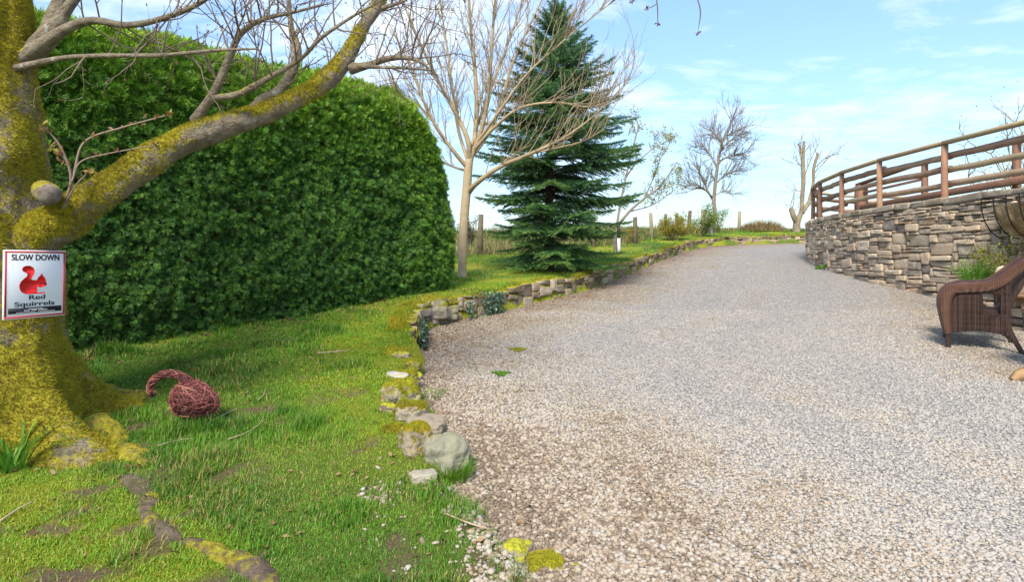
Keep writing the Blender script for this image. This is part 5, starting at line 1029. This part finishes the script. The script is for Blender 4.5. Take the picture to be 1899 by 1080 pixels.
# ivy on the low wall
M['ivy'] = ramp_mat('ivy_leaf', 'tint', [(0, (.025, .06, .03)), (.5, (.075, .14, .075)), (1, (.20, .27, .17))], .35, transl=.1, spec=.5)
def ivy(sa, sb, n, lab, zlo, zhi, sz):
    s = rng.uniform(sa, sb, n); p, t = LPAT(s); nn = np.column_stack([t[:, 1], -t[:, 0]]); b = np.array([lw_b(q) for q in s]); T = np.array([lw_t(q) for q in s]); z = b + (T - b) * rng.uniform(zlo, zhi, n); P = np.column_stack([p + nn * rng.uniform(.05, .13, n)[:, None], z]); ok = fbm(P, 7, 2, 5) > .44; P, nn = P[ok], nn[ok]; n = len(P)
    c = P.mean(0); c[2] = b.mean(); o = thing('ivy', c, lab, 'ivy'); mb = MB(); N3 = np.column_stack([nn, np.full(n, .5)]); leaves(mb, P, rand_dirs(n) + (0, 0, -.6), N3 + rand_dirs(n) * .5, sz * rng.uniform(.6, 1.2, n), sz * .8, rng.random(n) ** 1.5, .12); mb.build('leaves', M['ivy'], o)
    mb = MB()
    for q in range(9):
        a = np.linspace(0, 1, 8); ss = np.clip(rng.uniform(sa, sb) + a * rng.uniform(-.3, .3), sa, sb); p, t = LPAT(ss); nn = np.column_stack([t[:, 1], -t[:, 0]]); mb.tube(np.column_stack([p + nn * .075, [lw_b(x_) + .02 + (lw_t(x_) - lw_b(x_)) * f * zhi for x_, f in zip(ss, a)]]), .004, 4, rnd=.3)
    mb.build('stems', M['twig'], o)
def s_low(px): s = np.linspace(0, LPL * .6, 3000); p, _ = LPAT(s); return s[np.argmin(abs(CX + p[:, 0] / p[:, 1] * F - px))]
ivy(.02, .62, 620, 'blue green ivy climbing the near end of the low stone wall', .05, 1.05, .036)
ivy(s_low(858), s_low(922), 900, 'dark ivy mat hanging on the low wall beneath the pale barked tree', .1, 1.08, .038)
# ------------------------------------------------------------------ boulders of the drive's edge
def boulder_mat(name, c, moss, lo, hi, amount, sc=6): return ramp_mat(name, 'rnd', [(0, tuple(a * .6 for a in c)), (.5, c), (1, tuple(min(.75, a * 1.4) for a in c))], .9, noise=(8, 1.1), bump=(34, .8, .016), extra=moss_by_normal(moss, lo, hi, sc, amount))
MS, ORG = (.34, .34, .015), (.38, .27, .016)
ROCKS = [(823, 878, (.235, .22, .215), .05, (.25, .235, .165), MS, .85, 1.5, .55, 3, .3, 'biggest pale grey green boulder beside the gravel, grass growing against it'),
         (792, 812, (.20, .16, .11), .035, (.27, .22, .16), MS, 1.25, 1.6, .5, 8, -.2, 'flat topped bare brownish rock touching the back of the biggest boulder'),
         (767, 845, (.16, .17, .20), .045, (.30, .25, .18), ORG, .1, .55, .95, 12, .5, 'orange mossy rock leaning on the left side of the biggest boulder'),
         (761, 783, (.18, .15, .15), .030, (.34, .29, .22), ORG, .2, .65, .95, 15, .2, 'square mossy rock between the flat brownish rock and the humped mossy rock'),
         (741, 748, (.21, .20, .19), .035, (.32, .27, .20), MS, .05, .5, .95, 19, .8, 'humped rock capped with bright yellow moss, farthest of the rocks along the lawn edge'),
         (728, 803, (.16, .15, .07), -.012, (.28, .20, .12), ORG, .1, .5, .95, 22, 0, 'low orange mossy stone sunk in the grass left of the square mossy rock'),
         (783, 898, (.13, .10, .06), .012, (.34, .30, .23), MS, 1.2, 1.6, .5, 25, .4, 'small flat tan stone in the grass below the biggest boulder'),
         (735, 660, (.24, .24, .15), -.03, (.24, .20, .13), MS, .2, .55, 1, 28, .2, 'broad moss covered stone bulging from the lawn near the ivy'),
         (733, 703, (.20, .12, .07), -.004, (.40, .37, .32), MS, .9, 1.3, .8, 34, -.6, 'pale bare sliver of stone in the lawn before the humped mossy rock'),
         (1012, 1078, (.16, .13, .10), .020, (.30, .26, .19), MS, .05, .5, .95, 37, .3, 'yellow mossy rock at the bottom edge where the lawn meets the gravel'),
         (1058, 1092, (.12, .10, .07), .015, (.30, .22, .15), MS, .6, 1.0, .9, 39, .3, 'smaller mossy brown stone beside the bottom edge mossy rock'),
         (826, 606, (.26, .22, .16), .03, (.22, .18, .13), MS, .6, 1, .8, 41, .3, 'rounded brown stone on the gravel in the bend of the low wall'),
         (803, 592, (.30, .28, .26), .10, (.28, .24, .175), MS, .35, .8, .85, 43, .5, 'large pale boulder capping the corner of the low wall'),
         (752, 722, (.16, .14, .09), .0, (.3, .25, .18), MS, -.1, .35, .95, 47, .9, 'small fully mossed stone right of the humped mossy rock, against the gravel'),
         (748, 700, (.18, .15, .08), -.005, (.3, .25, .18), MS, -.1, .35, .95, 51, .4, 'small yellow mossed stone next to the pale bare sliver, against the gravel'),
         (757, 680, (.20, .20, .09), -.005, (.28, .23, .17), MS, -.1, .4, .95, 53, .1, 'mossed stone between the broad mossy stone and the gravel, below the ivy')]
for k, (x, y, d, up, c, mc, lo, hi, am, sd_, rot, lab) in enumerate(ROCKS):
    h = hit(x, y); h[2] = max(h[2], 0); mb = MB(); rock(mb, (h[0], h[1] + d[1] * .35, h[2] + up), d, sd_, 22, .32, 3.4, rot, rnd=.5); RV, RQ = mb.v[0], mb.f[4][0]; ro = tag(mb.build('rock', boulder_mat('rock_%s' % 'abcdefghijklmnopqrst'[k], c, mc, lo, hi, am), None, True, org=(h[0], h[1] + d[1] * .35, h[2])), lab, 'rock', 'rocks edging the lawn')
    if lo < .6:                                   # moss standing up from the mossed faces
        fn = np.cross(RV[RQ[:, 2]] - RV[RQ[:, 0]], RV[RQ[:, 3]] - RV[RQ[:, 1]]); ar = np.linalg.norm(fn, axis=1); nz = fn[:, 2] / np.maximum(ar, 1e-9); cen_ = RV[RQ].mean(1); wgt = ar * np.clip(nz + (vn(cen_, 22, 3) - .5) * 1.1 - lo, 0, .4); n = int(9000 * d[0] / .2)
        f = rng.choice(len(RQ), n, p=wgt / wgt.sum()); uv = rng.dirichlet((1, 1, 1, 1), n); P = (RV[RQ[f]] * uv[..., None]).sum(1); mb = MB()
        blades(mb, P - (0, 0, .002), rng.uniform(.006, .014, n), .0032, rng.random(n) * 6.28, rng.uniform(.2, 1.1, n), np.clip((.62 if mc is MS else .42) + .6 * (vn(P, 30, 4) - .5) + rng.normal(0, .12, n), 0, .85 if mc is MS else 1), .4, 1); mb.build('moss', M['moss_bright'], ro)
# moss pelts on the two brightest rocks would double the stone's own moss: left to the material
for k, (x, y) in enumerate(((772, 705), (765, 742), (776, 772), (722, 764), (748, 664), (850, 905), (905, 962), (958, 1030))):
    h = hit(x, y); w = rng.uniform(.09, .14); mb = MB(); rock(mb, (h[0], h[1], h[2] + .006), (w, w * .8, w * .7), 60 + k, 14, .3, 3.2, rng.random() * 3, rnd=rng.random()); tag(mb.build('edging_stone', MEDGE if k else (MEDGE := boulder_mat('edging_stone', (.28, .23, .16), MS, .25, .7, .95)), None, True, org=h), 'small half buried mossy stone lining the lawn edge', 'rock', 'small half buried stones lining the lawn edge')
# ------------------------------------------------------------------ woven willow figure
hs = hit(345, 792); Yw = hs[1] + .03; M['willow'] = ramp_mat('red_willow_rod', 'rnd', [(0, (.07, .022, .02)), (.4, (.17, .045, .04)), (.75, (.30, .09, .08)), (1, (.38, .20, .13))], .6, noise=(14, .4))
M['willow_dark'] = ramp_mat('willow_inside', 'rnd', [(0, (.02, .008, .007)), (1, (.06, .025, .02))], .9, noise=(30, 1))
wl = thing('willow_sculpture', (hs[0], Yw, hs[2]), 'woven red brown willow animal with a round body and curled tail, on the lawn', 'sculpture')
c = pt(362, 742, Yw); ex, ey, ez = .136, .110, .104; tilt = math.radians(-14)
def ell(u, R=1.0):      # unit directions -> tilted egg surface
    u = np.asarray(u); p = u * np.array((ex, ey, ez)) * R; p[:, 1:] *= (1 - .24 * u[:, :1]); ct, st = math.cos(tilt), math.sin(tilt); return c + np.column_stack([p[:, 0] * ct - p[:, 2] * st, p[:, 1], p[:, 0] * st + p[:, 2] * ct])
g = MB(); rock(g, (0, 0, 0), (2, 2, 2), 3, 14, .03, 2.0); mb = MB(); mb.add(ell(nrm(g.v[0]), .90), g.f[4][0], rnd=.4); mb.build('core', M['willow_dark'], wl, smooth=True)
mb = MB()
for k in range(560):
    a, b = rand_dirs(2); b = nrm((b - a * (a @ b))[None])[0]; t = np.linspace(0, rng.uniform(.5, 1.7), 9); u = np.cos(t)[:, None] * a + np.sin(t)[:, None] * b; w = rng.uniform(.92, 1.05); p = ell(nrm(u + rng.normal(0, .035, u.shape)), w); mb.tube(p, rng.uniform(.0013, .0026), 4, rnd=rng.random() ** 1.3)
for k in range(110):
    u = nrm(np.array([(1, 0, -.1)]) + rng.normal(0, .45, (1, 3))) if k < 60 else rand_dirs(1); p = ell(u, 1.0)[0]; q = p + nrm(u + rng.normal(0, .6, (1, 3)))[0] * rng.uniform(.015, .05); mb.tube([p, q], [.0014, .0009], 3, rnd=rng.uniform(.5, 1))
mb.build('body', M['willow'], wl)
tail = smooth_path(limb_pts([(356, 722, Yw, 34), (342, 704, Yw, 22), (323, 694, Yw, 17), (302, 695, Yw - .01, 17), (286, 706, Yw - .02, 18), (279, 722, Yw - .02, 16), (281, 738, Yw - .02, 8)]), 8)
mb = MB(); mb.tube(tail[:, :3], tail[:, 3] * .78, 12, cap=True, rnd=.4); m_ = mb; T_ = nrm(np.gradient(tail[:, :3], axis=0))
tl = mb.build('tail_core', M['willow_dark'], wl, smooth=True); mb = MB()
for k in range(150):
    i0_ = rng.integers(0, len(tail) - 10); n_ = rng.integers(7, 11); a = rng.random() * 6.283 + np.linspace(0, rng.uniform(-3.5, 3.5), n_); q = tail[i0_:i0_ + n_]; t = T_[i0_:i0_ + n_]; s = nrm(np.cross(t, (0, 1, .01))); w = np.cross(t, s); mb.tube(q[:, :3] + (np.cos(a)[:, None] * s + np.sin(a)[:, None] * w) * (q[:, 3] * rng.uniform(.85, 1.12))[:, None], rng.uniform(.0012, .0022), 4, rnd=rng.random() ** 1.2)
mb.build('tail', M['willow'], wl)
mb = MB(); mb.tube([pt(352, 768, Yw), pt(345, 782, Yw - .01), pt(338, 797, Yw - .03)], [.020, .014, .010], 8, rnd=.6); mb.tube([pt(345, 782, Yw - .01), pt(326, 792, Yw - .04), pt(314, 798, Yw - .06)], [.010, .016, .006], 8, rnd=.7); mb.build('foot', M['cut'], wl, smooth=True)
# ------------------------------------------------------------------ fallen twigs on the lawn
TW = [([(395, 790), (420, 776), (441, 766)], .006, 'bent bare twig in the grass just right of the willow figure'), ([(422, 826), (455, 812), (478, 800), (490, 782)], .005, 'dark forked twig in the grass, right of the willow figure and nearest it but one'), ([(588, 662), (620, 658), (650, 656)], .007, 'straight pale twig lying on the grass below the hedge end'), ([(478, 750), (488, 740), (493, 728)], .004, 'short twig standing up from the grass in the lawn middle'), ([(828, 968), (862, 985), (905, 992), (930, 996)], .006, 'thin brown twig across the loose stones at the drive edge'), ([(0, 978), (35, 958), (62, 944)], .007, 'grey stick at the left edge of the lawn, below the trunk'), ([(292, 838), (330, 825), (360, 822)], .004, 'pale thin twig in the grass below the willow figure')]
for pts_, r, lab in TW:
    P = np.array([hit(*q) for q in pts_]) + (0, 0, .022); p = smooth_path(P, 5); mb = MB(); mb.tube(p, np.linspace(r, r * .5, len(p)) * .8, 6, cap=True, rnd=.8); k = len(p) // 2; twig(mb, p[k], (p[k] - p[k - 1]) + rng.normal(0, .01, 3) * (1, 1, .2), .07, r * .5, 0, .3, 0); o = mb.build('fallen_twig', M['pale_twig'], None, org=P[0]); tag(o, lab, 'twig', 'fallen twigs on the lawn')

# brown leaf litter along the hedge foot and the wall foot
M['litter'] = ramp_mat('dead_leaf', 'tint', [(0, (.07, .035, .02)), (.5, (.19, .10, .05)), (1, (.32, .21, .11))], .8, transl=.15)
n = 2600; k = n // 2; u = rng.uniform(.5, HL, k); c = HA[None] + hd[None] * u[:, None] + hn[None] * (np.abs(rng.normal(0, .22, k)) - .08)[:, None]; s = LPL * rng.random(n - k) ** 1.3 * .8; p, t = LPAT(s); e = p + np.column_stack([t[:, 1], -t[:, 0]]) * (.08 + np.abs(rng.normal(0, .22, n - k)))[:, None]
q = np.vstack([c, e]); x = rng.uniform(-3, .3, 500); y = 2.3 * (6.5 / 2.3) ** rng.random(500); q = np.vstack([q, np.column_stack([x, y])]); d_, _ = edge_info(q[:, 0], q[:, 1]); z = np.where(d_ > 0, ground_z(q[:, 0], q[:, 1]) + .012, drive_z(q[:, 0], q[:, 1]) + .012)
mb = MB(); m = len(q); leaves(mb, np.column_stack([q, z]), rand_dirs(m) * (1, 1, .3), np.array((0, 0, 1.0)) + rand_dirs(m) * .6, rng.uniform(.014, .045, m), rng.uniform(.008, .022, m), rng.random(m), .12); tag(mb.build('leaf_litter', M['litter']), 'scattered brown dead leaves along the hedge foot and wall foot', 'leaf litter', kind='stuff')
